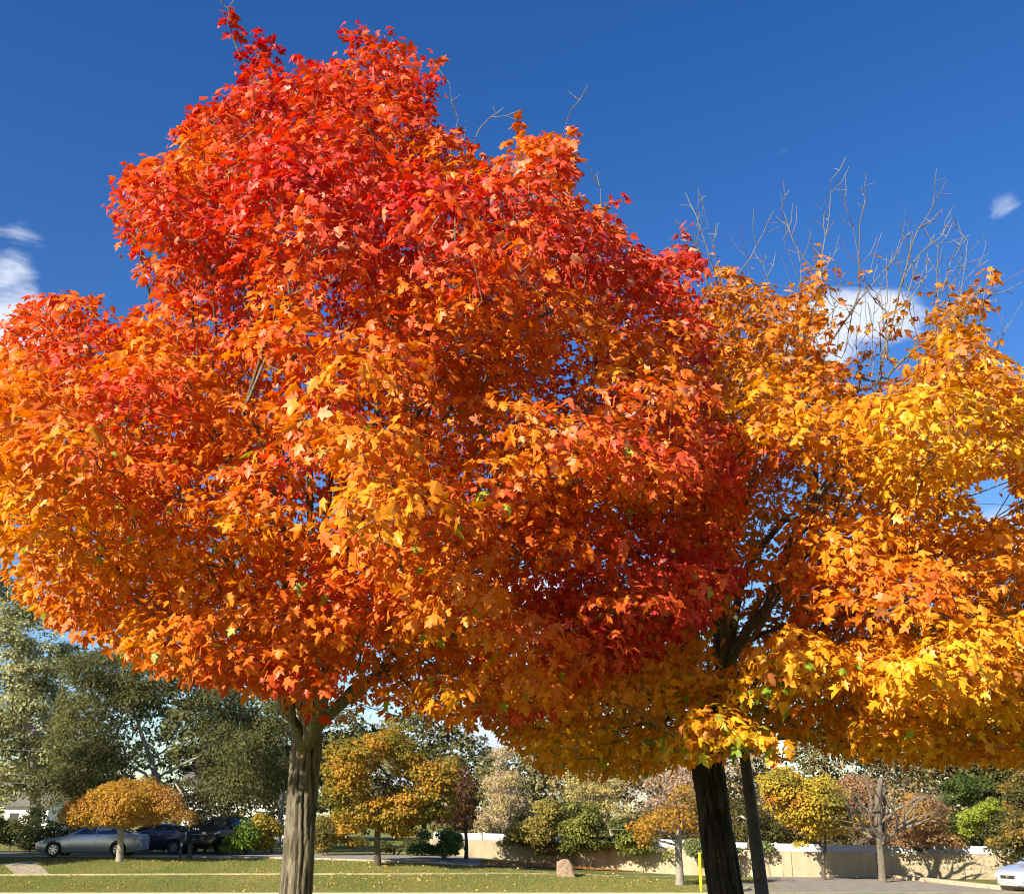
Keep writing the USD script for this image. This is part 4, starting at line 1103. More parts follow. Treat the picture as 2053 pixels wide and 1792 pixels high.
# behind the wall
beh = [('tan pale tree almost bare behind the left end of the wall', (1005, 1716), 57, [(1000, 1560, 46, 90), (985, 1640, 50, 45), (1040, 1590, 30, 50)], 240, 34, [TAN, (0.42, 0.33, 0.20), STRAW], 121),
       ('yellow green tree that hangs over the wall left of the rock', (1070, 1716), 52.2, [(1065, 1670, 55, 44), (1020, 1690, 40, 30), (1090, 1630, 36, 36), (1105, 1700, 30, 20)], 300, 50, [OLIVE, (0.24, 0.19, 0.045), (0.36, 0.30, 0.07)], 122),
       ('lime green bushy tree that hangs over the wall above the rock', (1170, 1722), 51.7, [(1165, 1650, 50, 44), (1140, 1695, 40, 28), (1200, 1692, 46, 28)], 290, 52, [DKGREEN, (0.13, 0.145, 0.032), (0.28, 0.26, 0.055)], 123),
       ('straw coloured thin tree behind the lime green tree', (1225, 1720), 58, [(1225, 1580, 50, 70), (1150, 1570, 46, 55), (1250, 1650, 46, 40)], 260, 30, [TAN, STRAW, (0.38, 0.33, 0.10)], 124),
       ('green leafy bush trailing over the wall left of the small orange tree', (1275, 1722), 50.6, [(1275, 1685, 50, 26), (1300, 1702, 40, 18), (1335, 1714, 30, 16), (1250, 1660, 30, 30)], 220, 40, [DKGREEN, (0.15, 0.17, 0.04), (0.33, 0.32, 0.07)], 125),
       ('pinkish tan thin tree between the small orange tree and the dark maple trunk', (1320, 1722), 58, [(1310, 1590, 50, 70), (1390, 1580, 46, 70)], 250, 26, [TAN, (0.40, 0.27, 0.19), (0.36, 0.25, 0.10)], 126),
       ('yellow and orange tree standing before the wall right of the dark pole', (1650, 1751), 45.2, [(1560, 1590, 46, 60), (1595, 1650, 62, 38), (1650, 1610, 50, 60), (1690, 1660, 50, 34)], 420, 62, [(0.18, 0.18, 0.03), (0.38, 0.29, 0.04), FYELLOW, FORANGE], 127),
       ('rusty brown tree left of the bare grey tree', (1715, 1728), 50, [(1710, 1610, 60, 60), (1690, 1670, 50, 26), (1760, 1660, 50, 36)], 330, 36, [RUST, (0.30, 0.17, 0.09), (0.40, 0.24, 0.09)], 128),
       ('brown and orange tree right of the bare grey tree', (1860, 1732), 47.4, [(1850, 1630, 60, 50), (1875, 1688, 66, 26), (1800, 1682, 40, 22), (1930, 1700, 30, 14)], 330, 36, [(0.18, 0.08, 0.04), (0.30, 0.18, 0.09), (0.46, 0.25, 0.05)], 129),
       ('lime green tree above the wall near the right edge', (1965, 1736), 51, [(1955, 1645, 50, 36), (1985, 1620, 40, 34)], 200, 55, [(0.16, 0.20, 0.03), LIME, (0.42, 0.44, 0.06)], 130),
       ('dark evergreen tree behind the lime green tree', (1930, 1730), 58, [(1930, 1585, 60, 50), (1900, 1640, 40, 40)], 220, 60, [DKGREEN, (0.06, 0.09, 0.02), (0.11, 0.13, 0.03)], 131),
       ('dark green and orange tree at the right edge', (2040, 1738), 46.2, [(2050, 1590, 46, 80), (2050, 1680, 46, 50), (2090, 1640, 60, 90), (2005, 1698, 34, 30)], 300, 60, [DKGREEN, OLIVE, (0.36, 0.20, 0.04)], 132),
       ('yellow bush under the lime green tree above the wall', (2000, 1738), 50, [(1995, 1685, 34, 20)], 70, 50, [OLIVE, FGOLD, FYELLOW], 133),
       ('dark bush behind the wall between the dark trunk and the pole', (1480, 1722), 57, [(1480, 1640, 60, 60), (1540, 1670, 50, 40)], 220, 50, [DKGREEN, (0.13, 0.11, 0.03), (0.24, 0.19, 0.06)], 135),
       ('dull brown bush behind the white fence right of the yellow and orange tree', (1760, 1722), 59, [(1740, 1670, 90, 50), (1620, 1660, 90, 56), (1560, 1640, 50, 60)], 420, 50, [DKGREEN, (0.14, 0.09, 0.03), (0.24, 0.15, 0.06)], 136),
       ('dim green bush behind the lime green trees above the wall', (1150, 1716), 60, [(1130, 1660, 120, 46), (1030, 1660, 60, 50)], 260, 50, [DKGREEN, OLIVE, (0.20, 0.18, 0.06)], 137),
       ('dim brown green bush behind the pinkish tan tree', (1380, 1720), 60, [(1370, 1650, 110, 54)], 240, 50, [DKGREEN, (0.14, 0.12, 0.04), (0.26, 0.19, 0.08)], 138),
       ('dim bush behind the brown and orange tree', (1900, 1726), 59, [(1890, 1660, 120, 54), (2000, 1660, 70, 56)], 360, 50, [DKGREEN, (0.10, 0.10, 0.03), (0.2, 0.15, 0.05)], 139),
       ('bluish green bush that covers the white fence right of the dark trunk', (1500, 1722), 48.2, [(1410, 1690, 40, 22), (1470, 1690, 40, 16), (1530, 1694, 40, 14)], 190, 40, [DKGREEN, (0.12, 0.16, 0.06), (0.26, 0.27, 0.08)], 134)]
for label, foot, c, el, n, per, stops, sd in beh:
    far_tree('background_tree' if 'bush' not in label.split(' that')[0] else 'background_bush', label, 'tree' if 'bush' not in label.split(' that')[0] else 'bush', foot, [(foot[0], foot[1] - 22), (foot[0] + 5, foot[1] - 50)], c, 0.09, el, 1.7, n, per, 0.13, stops, sd,
             rx=(0.3, 0.6), foot_c=c + 0.9 if 46 < c < 53 and sd not in (128,) else None, bark=BARK_GREY if sd in (121, 124, 126) else None, bare=70 if per < 40 else 0, ragged=18.0 if sd >= 135 else 26.0 if sd in (129, 132, 134, 125) else 42.0, gaps=0.12 if sd >= 135 else 0.42)
# small street trees in front of the wall
far_tree('small_tree', 'small half bare tree with orange yellow leaves left of the yellow post', 'tree', (1363, 1772), [(1362, 1735), (1360, 1695), (1361, 1660)], 41.5, 0.165,
         [(1325, 1652, 66, 34), (1392, 1640, 50, 40), (1300, 1672, 34, 22), (1370, 1600, 50, 30)], 2.0, 210, 26, 0.12, [(0.20, 0.12, 0.03), FGOLD, FORANGE], 141, rx=(0.3, 0.55), bark=BARK_GREY,
         limbs=[[(1340, 1630), (1330, 1585)], [(1378, 1620), (1392, 1570)], [(1362, 1610), (1366, 1560)]], bare=60, twig_r=0.009)
bt = far_tree('bare_tree', 'bare grey tree with spreading twigs on the grass strip before the wall', 'tree', (1768, 1759), [(1766, 1710), (1762, 1660), (1760, 1620), (1762, 1590), (1768, 1560)], 43.5, 0.155,
              [(1760, 1600, 110, 70), (1700, 1620, 60, 50), (1850, 1610, 60, 50), (1775, 1560, 60, 40)], 2.2, 330, 1.2, 0.10, [RUST, (0.34, 0.20, 0.12)], 142, rx=(0.3, 0.5), bark=BARE_BARK, ragged=6, bare=620, twig_r=0.006, shell=0.3, gaps=0.0, limb_scale=0.5, limb_cap=0.38, limb_min=0.028,
              limbs=[[(1735, 1620), (1700, 1590), (1670, 1575)], [(1795, 1625), (1840, 1600), (1880, 1575)], [(1745, 1600), (1728, 1560), (1712, 1540)], [(1785, 1590), (1800, 1550), (1812, 1535)], [(1790, 1670, -.4), (1830, 1655, -.8)], [(1735, 1670, .4), (1700, 1655, .6)]])
# larger trees further off, between and beyond these
farther = [('tall dim green tree far behind the left trees', (560, 1700), 86, [(560, 1470, 130, 130), (440, 1470, 120, 120), (660, 1520, 100, 120), (560, 1640, 140, 50)], [DKGREEN, OLIVE, (0.16, 0.16, 0.06)], 151),
           ('tall olive tree far behind the round orange maple', (850, 1700), 88, [(830, 1520, 120, 120), (930, 1550, 90, 110), (740, 1530, 110, 110), (850, 1640, 140, 50)], [DKGREEN, OLIVE, (0.25, 0.22, 0.07)], 152),
           ('broad grey green tree far behind the lime green trees', (1150, 1700), 84, [(1140, 1540, 130, 120), (1030, 1570, 90, 100), (1100, 1650, 150, 50)], [OLIVE, (0.20, 0.18, 0.08), (0.30, 0.25, 0.11)], 153),
           ('broad tan tree far behind the dark maple trunk', (1440, 1700), 84, [(1430, 1540, 130, 120), (1310, 1560, 100, 110), (1400, 1650, 150, 50)], [OLIVE, (0.30, 0.22, 0.13), (0.38, 0.28, 0.15)], 154),
           ('broad brown green tree far behind the bare tree', (1750, 1705), 84, [(1690, 1540, 140, 130), (1840, 1550, 110, 120), (1750, 1650, 170, 50)], [DKGREEN, (0.18, 0.14, 0.05), (0.30, 0.20, 0.09)], 155),
           ('dark tree far behind the right edge of the wall', (2020, 1705), 84, [(2010, 1560, 120, 120), (2120, 1580, 90, 110)], [DKGREEN, OLIVE, (0.18, 0.14, 0.04)], 156),
           ('dark leafy tree far behind the hedge at the left', (130, 1690), 90, [(120, 1450, 140, 180), (-10, 1540, 130, 150), (270, 1480, 120, 170), (400, 1560, 100, 120)], [(0.02, 0.03, 0.01), DKGREEN, OLIVE], 157),
           ('dark tree off the left edge that shades the sedan', (-262, 1735), 44.5, [(-262, 1420, 175, 280)], [DKGREEN, OLIVE, MIDGREEN], 158),
           ('second dark tree off the left edge beyond the first', (-500, 1730), 43, [(-500, 1420, 200, 250)], [DKGREEN, OLIVE, MIDGREEN], 159)]
for label, foot, c, el, stops, sd in farther:
    far_tree('distant_tree', label, 'tree', foot, [(foot[0], foot[1] - 40), (foot[0] + 4, foot[1] - 80)], c, 0.22, el, 3.2, 420, 52, 0.33, stops, sd, rx=(0.7, 1.4), gaps=0.08, limb_min=0.06, pad=900 if foot[0] < -100 else 400)
# ---------------------------------------------------------------- the concrete wall and the white fence behind it
WALL = mat('wall_concrete', {
    'geo': ('geometry', {}),
    'map': ('mapping', {'scale': (1.6, 1.6, 0.5)}),
    'n': ('noise_texture', {'scale': 1.4, 'detail': 6.0, 'roughness': 0.65}),
    'n2': ('noise_texture', {'scale': 26.0, 'detail': 3.0}),
    'r': ('rgb_ramp', {'ramp': [(0.30, (0.20, 0.165, 0.105)), (0.48, (0.29, 0.24, 0.155)), (0.70, (0.35, 0.29, 0.19))]}),
    'b': ('bump', {'strength': 0.4, 'distance': 0.01}),
    'p': ('principled_bsdf', {'roughness': 0.9, 'specular_ior_level': 0.2}),
}, [('geo.position', 'map.vector'), ('map.vector', 'n.vector'), ('geo.position', 'n2.vector'), ('n.fac', 'r.fac'), ('r.color', 'p.base_color'), ('n2.fac', 'b.height'), ('b.normal', 'p.normal')])
WHITE = plain('white_paint', (0.42, 0.45, 0.46), rough=0.6, vary=0.06)


def wall_line():
    px = np.array([860, 1000, 1240, 1500, 1760, 2010, 2150, 2300.])
    pb = np.array([1727, 1728, 1731, 1747, 1753, 1757, 1760, 1764.])
    ptop = np.array([1681, 1684, 1693, 1704, 1709, 1712, 1714, 1717.])
    c = np.array([53.5, 53, 51.5, 48, 47, 46, 45.5, 45.])
    return at(px, pb, c), at(px, ptop, c)


wb, wt = wall_line()
L = np.r_[0, np.cumsum(np.linalg.norm(np.diff(wb[:, :2], axis=0), axis=1))]
fb, ft = PchipInterpolator(L, wb, axis=0), PchipInterpolator(L, wt, axis=0)
wall = Thing('concrete_wall', 'long low beige concrete wall behind the lawn and the drive', 'wall', loc=fb(0))


def slab(a, b, top_a, top_b, thick, low=0.6, back=0.0):
    """An upright slab between two plan points, standing "back" behind the line."""
    t = unit((b - a)[:2]); n = np.array([-t[1], t[0]])
    n = n if n[1] > 0 else -n
    pts = []
    for p, z in ((a, top_a), (b, top_b)):
        for s in (back, back + thick):
            for zz in (p[2] - low, z):
                pts.append([p[0] + n[0] * s, p[1] + n[1] * s, zz])
    return trimesh.convex.convex_hull(np.array(pts))


np_ = int(L[-1] / 3.4)
s = np.linspace(0, L[-1], np_ + 1)
for k in range(np_):
    a, b = fb(s[k] + 0.012), fb(s[k + 1] - 0.012)
    wall.part('panel', slab(a, b, ft(s[k] + .012)[2], ft(s[k + 1] - .012)[2], 0.22), WALL)
fence = Thing('white_fence', 'white panel fence that shows above the concrete wall', 'fence', loc=fb(0))
nf = int(L[-1] / 2.4)
s = np.linspace(0, L[-1], nf + 1)
for k in range(nf):
    a, b = fb(s[k]), fb(s[k + 1])
    za, zb = ft(s[k])[2] + 0.29, ft(s[k + 1])[2] + 0.29
    t = unit(b - a)
    fence.part('panel', slab(a + t * 0.06, b - t * 0.06, za - 0.05, zb - 0.05, 0.03, low=-0.3, back=1.3), WHITE)
    fence.part('rail', slab(a + t * 0.06, b - t * 0.06, za, zb, 0.07, low=-(za - a[2] - 0.06), back=1.28), WHITE)
    p = a + [0, 0, 0]
    fence.part('post', slab(a - t * 0.055, a + t * 0.055, za + 0.05, za + 0.05, 0.11, low=0.4, back=1.26), WHITE)

# ---------------------------------------------------------------- rock, posts, pole
pr = at(1133, 1743, 43.6); pr[2] = float(ground(pr[0], pr[1]))
rr_ = np.random.default_rng(3)
cage = np.array([(-.30, -.26, -.12), (.36, -.28, -.12), (.40, .26, -.12), (-.30, .28, -.12), (-.31, -.24, .50), (-.29, .26, .52), (.12, -.25, .60), (.10, .25, .58), (.30, -.22, .30), (.31, .24, .32), (-.12, -.26, .62)])
mm = m3.Manifold.batch_hull([m3.Manifold.sphere(.05, 12).translate(tuple(c_)) for c_ in cage]).refine_to_length(.035)
rv, rf, _ = meshkit.arrays(mm)
rv = rv * (1 + 0.16 * (meshkit.fbm(rv * 4.0, 4, 4) - 0.5)[:, None] + 0.05 * (meshkit.noise(rv * 14, 7) - 0.5)[:, None])
single('boulder', (rv + pr, rf), plain('pink_stone', (0.22, 0.155, 0.10), rough=0.95, vary=0.35, scale=9, bump=0.8), 'squarish pinkish boulder on the lawn before the wall', 'rock', smooth=25)

YEL = plain('yellow_paint', (0.78, 0.60, 0.015), rough=0.45, vary=0.06)
py_ = at(1405.5, 1776, 38.0); py_[2] = float(ground(py_[0], py_[1]))
po = Thing('bollard', 'thin bright yellow post at the road edge left of the dark maple trunk', 'post', loc=py_)
top = at(1402.5, 1711, 38.0)
po.part('post', tube([py_ - [0, 0, .3], py_ * 0.5 + top * 0.5, top], [.05, .05, .05], 16), YEL, smooth=40)
prof = np.array([[0.05, 0.0], [0.047, 0.02], [0.035, 0.038], [0.0, 0.047]])
cap_ = trimesh.creation.revolve(prof, sections=16); cap_.apply_translation(top)
po.part('cap', cap_, YEL, smooth=True)

POLE = plain('dark_pole_wood', (0.055, 0.047, 0.045), rough=0.8, vary=0.35, scale=9, bump=0.5)
b0 = at(1528, 1792, 11.6); t0 = aty(1493, 1515, b0[1])
ax = (t0 - b0) / (t0[2] - b0[2])
foot = b0 - ax * b0[2]; tip_ = foot + ax * 5.2
pl = Thing('pole', 'dark tapering pole that leans left beside the maple trunk in shade', 'pole', loc=foot)
zz = np.linspace(0, 1, 14)
r_ = np.interp(zz * 5.2, [0, 1.2, 2.9, 5.2], [0.085, 0.073, 0.055, 0.048])
pl.part('shaft', tube(foot + (tip_ - foot) * zz[:, None] - ax * 0.05, r_, 20), POLE, smooth=40)
pl.part('base_plate', trimesh.util.concatenate([box(foot[0] - .14, foot[0] + .14, foot[1] - .14, foot[1] + .14, -0.02, 0.03), box(foot[0] - .11, foot[0] + .11, foot[1] - .11, foot[1] + .11, 0.03, 0.09)]), POLE)
cp = trimesh.creation.revolve(np.array([[0.052, 0.0], [0.055, 0.03], [0.03, 0.07], [0, 0.08]]), sections=16); cp.apply_translation(tip_ - ax * 0.06)
pl.part('cap', cp, POLE, smooth=True)
ra, rb = at(1545, 1745, 46.5), at(1534, 1710, 46.9)
single('rod', tube([ra - [0, 0, .2], rb], [.012, .010], 6), POLE, 'thin dark rod leaning on the wall just right of the dark pole', 'rod')

BLACK = plain('black_metal', (0.03, 0.03, 0.032), rough=0.5, vary=0.2)
for px, lab, w in ((361, 'slim black post with a white band in front of the dark off-road car', 0.05), (379, 'thicker black post right of the slim banded post', 0.10)):
    g = at(px, 1721, 48.0); g[2] = float(ground(g[0], g[1]))
    bo = Thing('bollard', lab, 'post', loc=g)
    h = 0.86 if w < .08 else 0.62
    bo.part('post', tube([g - [0, 0, .2], g + [0, 0, h]], [w, w * 0.9], 14), BLACK, smooth=40)
    c_ = trimesh.creation.revolve(np.array([[w, 0], [w * 1.15, 0.02], [w * .8, .06], [0, .08]]), sections=14); c_.apply_translation(g + [0, 0, h])
    bo.part('cap', c_, BLACK, smooth=True)
    if w < .08:
        bo.part('band', tube([g + [0, 0, h * .62], g + [0, 0, h * .78]], [w + .004, w + .004], 14), WHITE, smooth=40)
    else:
        bo.part('foot', tube([g - [0, 0, .1], g + [0, 0, .12]], [w * 1.7, w * 1.4], 14), BLACK, smooth=40)


# ---------------------------------------------------------------- cars
GLASS = mat('car_glass', {'fr': ('fresnel', {'IOR': 1.5}), 'c': ('principled_bsdf', {'base_color': (0.012, 0.015, 0.016), 'roughness': 0.08}), 'g': ('glossy_bsdf', {'color': (0.9, 0.95, 0.95), 'roughness': 0.02}), 'm': ('mix_closure', {})},
            [('fr.fac', 'm.fac'), ('c.BSDF', 'm.closure1'), ('g.BSDF', 'm.closure2')], surface='m.closure')
TYRE = plain('tyre_rubber', (0.018, 0.018, 0.018), rough=0.85, vary=0.15)
RIM = plain('rim_alloy', (0.50, 0.50, 0.50), rough=0.3, metal=0.9, vary=0.05)
CHROME = plain('chrome', (0.7, 0.7, 0.7), rough=0.12, metal=1.0, vary=0.02)
DARKTRIM = plain('dark_trim', (0.02, 0.02, 0.021), rough=0.5, vary=0.1)
LAMP = mat('lamp_lens', {'p': ('principled_bsdf', {'base_color': (0.75, 0.76, 0.74), 'roughness': 0.12, 'coat_weight': 1.0})}, surface='p.BSDF')
REDLAMP = mat('red_lens', {'p': ('principled_bsdf', {'base_color': (0.40, 0.015, 0.012), 'roughness': 0.15, 'coat_weight': 1.0})}, surface='p.BSDF')
AMBERLAMP = mat('amber_lens', {'p': ('principled_bsdf', {'base_color': (0.60, 0.22, 0.02), 'roughness': 0.2, 'coat_weight': 1.0})}, surface='p.BSDF')
BADGE = plain('gold_badge', (0.75, 0.52, 0.12), rough=0.25, metal=0.8, vary=0.03)


def paint(name, col, metal=0.5, coat=0.8):
    return mat(name, {'p': ('principled_bsdf', {'base_color': col, 'metallic': metal, 'roughness': 0.32, 'coat_weight': coat, 'coat_roughness': 0.05})}, surface='p.BSDF')


SEDAN = dict(L=4.95, W=1.86, wheel=0.33, axles=(0.98, 3.92), z0=0.20,
             belt=[(0, .52), (.06, .62), (.25, .70), (.8, .80), (1.35, .90), (1.75, .955), (3.6, .985), (4.2, 1.0), (4.6, .99), (4.82, .95), (4.92, .80), (4.95, .66)],
             roof=[(1.42, .905), (1.8, 1.11), (2.2, 1.30), (2.5, 1.385), (2.9, 1.42), (3.3, 1.405), (3.7, 1.33), (4.05, 1.16), (4.4, 1.0)],
             half=[(0, .48), (.08, .62), (.3, .78), (.8, .88), (1.6, .92), (3.4, .93), (4.2, .90), (4.7, .82), (4.9, .70), (4.95, .60)],
             front_glass=(1.55, 2.28), rear_glass=(3.72, 4.30), side=[[(1.82, 1.005), (2.42, 1.335), (2.78, 1.37), (2.80, 1.01)], [(2.88, 1.01), (2.86, 1.37), (3.30, 1.36), (3.62, 1.26), (3.80, 1.10), (3.78, 1.02)]])
HATCH = dict(L=4.6, W=1.80, wheel=0.33, axles=(0.90, 3.58), z0=0.19,
             belt=[(0, .50), (.05, .66), (.2, .80), (.7, .92), (1.2, .99), (1.6, 1.02), (3.4, 1.06), (4.0, 1.08), (4.4, 1.06), (4.55, .9), (4.6, .7)],
             roof=[(1.15, .99), (1.6, 1.20), (2.0, 1.38), (2.4, 1.46), (2.9, 1.47), (3.3, 1.43), (3.8, 1.22), (4.2, 1.08)],
             half=[(0, .50), (.06, .66), (.25, .80), (.7, .87), (1.5, .90), (3.4, .90), (4.1, .87), (4.45, .76), (4.6, .62)],
             front_glass=(1.28, 2.1), rear_glass=(3.45, 4.05), side=[[(1.60, 1.07), (2.25, 1.39), (2.62, 1.42), (2.64, 1.09)], [(2.72, 1.09), (2.70, 1.42), (3.15, 1.39), (3.55, 1.26), (3.62, 1.12)]])
BOXY = dict(L=4.3, W=1.84, wheel=0.38, axles=(0.80, 3.30), z0=0.38,
            belt=[(0, .70), (.04, 1.0), (.15, 1.08), (.9, 1.14), (1.35, 1.17), (4.1, 1.20), (4.25, 1.1), (4.3, .8)],
            roof=[(1.30, 1.175), (1.5, 1.45), (1.75, 1.72), (2.0, 1.78), (3.6, 1.78), (4.0, 1.72), (4.2, 1.3), (4.26, 1.12)],
            half=[(0, .70), (.05, .82), (.3, .88), (1.4, .90), (4.0, .90), (4.2, .86), (4.3, .78)],
            front_glass=(1.38, 1.72), rear_glass=(4.0, 4.2), side=[[(1.62, 1.23), (1.86, 1.66), (2.6, 1.68), (2.6, 1.23)], [(2.70, 1.23), (2.70, 1.68), (3.85, 1.66), (3.95, 1.25)]])


def car(name, label, spec, col_mat, loc, rotz, group=None, badge=False, spokes=7):
    t = Thing(name, label, 'car', loc=loc, rotz=rotz, group=group)
    Lc = spec['L']
    I = lambda k: PchipInterpolator(*np.array(spec[k]).T)
    belt, half = I('belt'), I('half')
    rx_ = np.array(spec['roof'])
    roof = lambda x: np.where((x > rx_[0, 0]) & (x < rx_[-1, 0]), np.maximum(PchipInterpolator(*rx_.T)(np.clip(x, rx_[0, 0], rx_[-1, 0])), belt(x)), belt(x))
    xs = np.unique(np.r_[0, .02, .05, np.linspace(0.1, Lc - 0.1, 70), Lc - .05, Lc - .02, Lc])
    z0 = spec['z0']
    rows = []
    for x in xs:
        w, zb, zr = float(half(x)), float(belt(x)), float(roof(x))
        lift = z0 + 0.10 * max(0, 1 - min(x, Lc - x) / 0.5)
        h = zr - zb
        g = np.clip(h / 0.35, 0, 1)
        top = zr + 0.015
        wr = w * (0.93 - 0.30 * g * min(1, h / 0.42))
        side = [(0, lift), (w * .80, lift), (w * .95, lift + .05), (w * .995, lift + (zb - lift) * .35), (w, lift + (zb - lift) * .62), (w * .975, zb - .05), (w * .94, zb)]
        side += [(w * .94 + (wr - w * .94) * .5, zb + h * .5), (wr, zb + h * .86 + 0.002), (wr * .86, zb + h * .97 + .008), (wr * .5, top + .004), (0, top + .010)]
        rows.append([(x, y, z) for y, z in side] + [(x, -y, z) for y, z in side[-2:0:-1]])
    V = np.array(rows)
    n, k = V.shape[:2]
    f = []
    for i in range(n - 1):
        for j in range(k):
            m = (j + 1) % k
            f += [(i * k + j, (i + 1) * k + m, (i + 1) * k + j), (i * k + j, i * k + m, (i + 1) * k + m)]
    vv = np.vstack([V.reshape(-1, 3), V[0].mean(0), V[-1].mean(0)])
    f += [(n * k, (j + 1) % k, j) for j in range(k)] + [(n * k + 1, (n - 1) * k + j, (n - 1) * k + (j + 1) % k) for j in range(k)]
    body = trimesh.Trimesh(vv, f, process=True)
    trimesh.repair.fix_normals(body)
    M_ = m3.Manifold(m3.Mesh(np.asarray(body.vertices, np.float32), np.asarray(body.faces, np.uint32)))
    for xa in spec['axles']:
        for sgn in (-1, 1):
            cyl = m3.Manifold.cylinder(0.5, spec['wheel'] + 0.055, spec['wheel'] + 0.055, 40).rotate((90, 0, 0)).translate((xa, sgn * (spec['W'] / 2 - .14) + 0.25, spec['wheel'] + .02))
            M_ = M_ - cyl
    for xd in (spec['side'][0][0][0] - 0.12, spec['side'][0][-1][0] + 0.04, spec['side'][1][-1][0] - 0.02):      # door gaps
        for sgn in (-1, 1):
            M_ = M_ - m3.Manifold.cube((0.012, 0.05, float(belt(xd)) - z0 - 0.17), True).translate((xd, sgn * (float(half(xd)) + 0.008), (float(belt(xd)) + z0) / 2 + 0.02))
    t.part('body', M_, col_mat, smooth=28, world=False)

    def ysurf(x, z):
        w, zb, zr = float(half(x)), float(belt(x)), float(roof(x))
        h = max(zr - zb, 1e-3)
        g = np.clip(h / 0.35, 0, 1)
        wr = w * (0.93 - 0.30 * g * min(1, h / 0.42))
        return np.interp(z, [zb, zb + h * .5, zb + h * .86, zb + h * .97], [w * .94, (w * .94 + wr) / 2, wr, wr * .86])
    from shapely.geometry import Polygon
    for sgn in (-1, 1):
        for poly in spec['side']:
            tv, tf = trimesh.creation.triangulate_polygon(Polygon(poly).segmentize(0.12), engine='earcut')
            p3 = np.array([(x, sgn * (ysurf(x, z) + .008), z) for x, z in tv])
            in3 = p3 - [0, sgn * 0.02, 0]
            hull = (np.vstack([p3, in3]), np.vstack([tf, tf[:, ::-1] + len(p3)]))
            t.part('side_window', hull, GLASS, world=False)
        xm, zm = spec['side'][0][0][0] + 0.06, spec['side'][0][0][1] + 0.05
        mb = m3.Manifold.sphere(1.0, 20).scale((0.07, 0.10, 0.06)).translate((xm, sgn * (ysurf(xm, zm) + .09), zm))
        t.part('mirror', mb, col_mat, smooth=True, world=False)
        for poly in spec['side']:
            xh = poly[-1][0] - 0.16
            zh = float(belt(xh)) - 0.10
            t.part('handle', m3.Manifold.cube((0.17, 0.03, 0.03), True).translate((xh, sgn * (float(half(xh)) * .985 + .006), zh)), CHROME if badge else col_mat, world=False)
    for nm, key in (('windscreen', 'front_glass'), ('rear_window', 'rear_glass')):
        a, b = spec[key]
        X, Y = np.meshgrid(np.linspace(a, b, 9), np.linspace(-1, 1, 9), indexing='ij')
        P = []
        for x, yy in zip(X.ravel(), Y.ravel()):
            w, zb, zr = float(half(x)), float(belt(x)), float(roof(x))
            h = max(zr - zb, 1e-3); g = np.clip(h / 0.35, 0, 1)
            wr = w * (0.93 - 0.30 * g * min(1, h / 0.42)) * .84
            P.append((x, yy * wr, zr + .012 + 0.025 + .004 * (1 - yy * yy)))
        P = np.array(P)
        i, j = np.meshgrid(np.arange(8), np.arange(8), indexing='ij')
        q = (i * 9 + j).ravel()
        F = np.vstack([np.stack([q, q + 1, q + 10], 1), np.stack([q, q + 10, q + 9], 1)])
        t.part(nm, (P, F if (np.cross(P[F[0, 1]] - P[F[0, 0]], P[F[0, 2]] - P[F[0, 0]])[2] > 0) else F[:, ::-1]), GLASS, smooth=True, world=False)
    rw = spec['wheel']
    for xa in spec['axles']:
        for sgn in (-1, 1):
            prof = np.array([[rw * .62, -.10], [rw * .90, -.105], [rw * .985, -.08], [rw, -.03], [rw, .03], [rw * .985, .08], [rw * .90, .105], [rw * .62, .10], [rw * .60, 0], [rw * .62, -.10]])
            ty = trimesh.creation.revolve(prof, sections=36)
            ty.apply_transform(trimesh.transformations.rotation_matrix(np.pi / 2, [1, 0, 0]))
            yc = sgn * (spec['W'] / 2 - .125)
            ty = cat([ty, trimesh.creation.cylinder(rw * .60, .03).apply_transform(trimesh.transformations.rotation_matrix(np.pi / 2, [1, 0, 0]))])
            wp = t.part('wheel', ty.copy().apply_translation([xa, yc, rw]), TYRE, smooth=35, world=False)
            rim = [trimesh.creation.annulus(rw * .56, rw * .64, .12)]
            for q in range(spokes):
                sp = trimesh.creation.box([rw * .56, .05, .03]); sp.apply_translation([rw * .32, 0, .045])
                sp.apply_transform(trimesh.transformations.rotation_matrix(2 * np.pi * q / spokes, [0, 0, 1])); rim.append(sp)
            hub = trimesh.creation.cylinder(rw * .16, .11); rim.append(hub)
            rm = cat(rim); rm.apply_transform(trimesh.transformations.rotation_matrix(-sgn * np.pi / 2, [1, 0, 0])); rm.apply_translation([xa, yc + sgn * .03, rw])
            t.part('rim', rm, RIM, world=False, parent=wp)
    # front and rear fittings
    zf = float(belt(0.06))
    def lens(x0, x1, y, z0_, z1_, m_, nm, depth=0.03):
        pts = []
        for x, zz0, zz1 in ((x0, z0_[0], z1_[0]), (x1, z0_[1], z1_[1])):
            for zz in (zz0, zz1):
                yy = float(half(x)) * .985
                pts += [(x - depth, y * (yy + .012), zz), (x, y * (yy - .10), zz)]
        t.part(nm, trimesh.convex.convex_hull(np.array(pts)), m_, world=False)
    for sgn in (-1, 1):
        lens(.07, .46, sgn, (zf - .10, zf - .02), (zf + .00, zf + .10), LAMP, 'headlight')
        lens(.10, .34, sgn, (zf - .27, zf - .25), (zf - .22, zf - .20), AMBERLAMP if not badge else DARKTRIM, 'fog_lamp')
        zr_ = float(belt(Lc - .1))
        lens(Lc - .34, Lc - .04, sgn, (zr_ - .30, zr_ - .30), (zr_ - .13, zr_ - .15), REDLAMP, 'tail_light', depth=-.02)
    gw = float(half(0.02)) * .82
    gr = [m3.Manifold.cube((.05, gw * 1.5, .11), True).translate((.025, 0, zf - .10))]
    t.part('grille', gr[0], DARKTRIM, world=False)
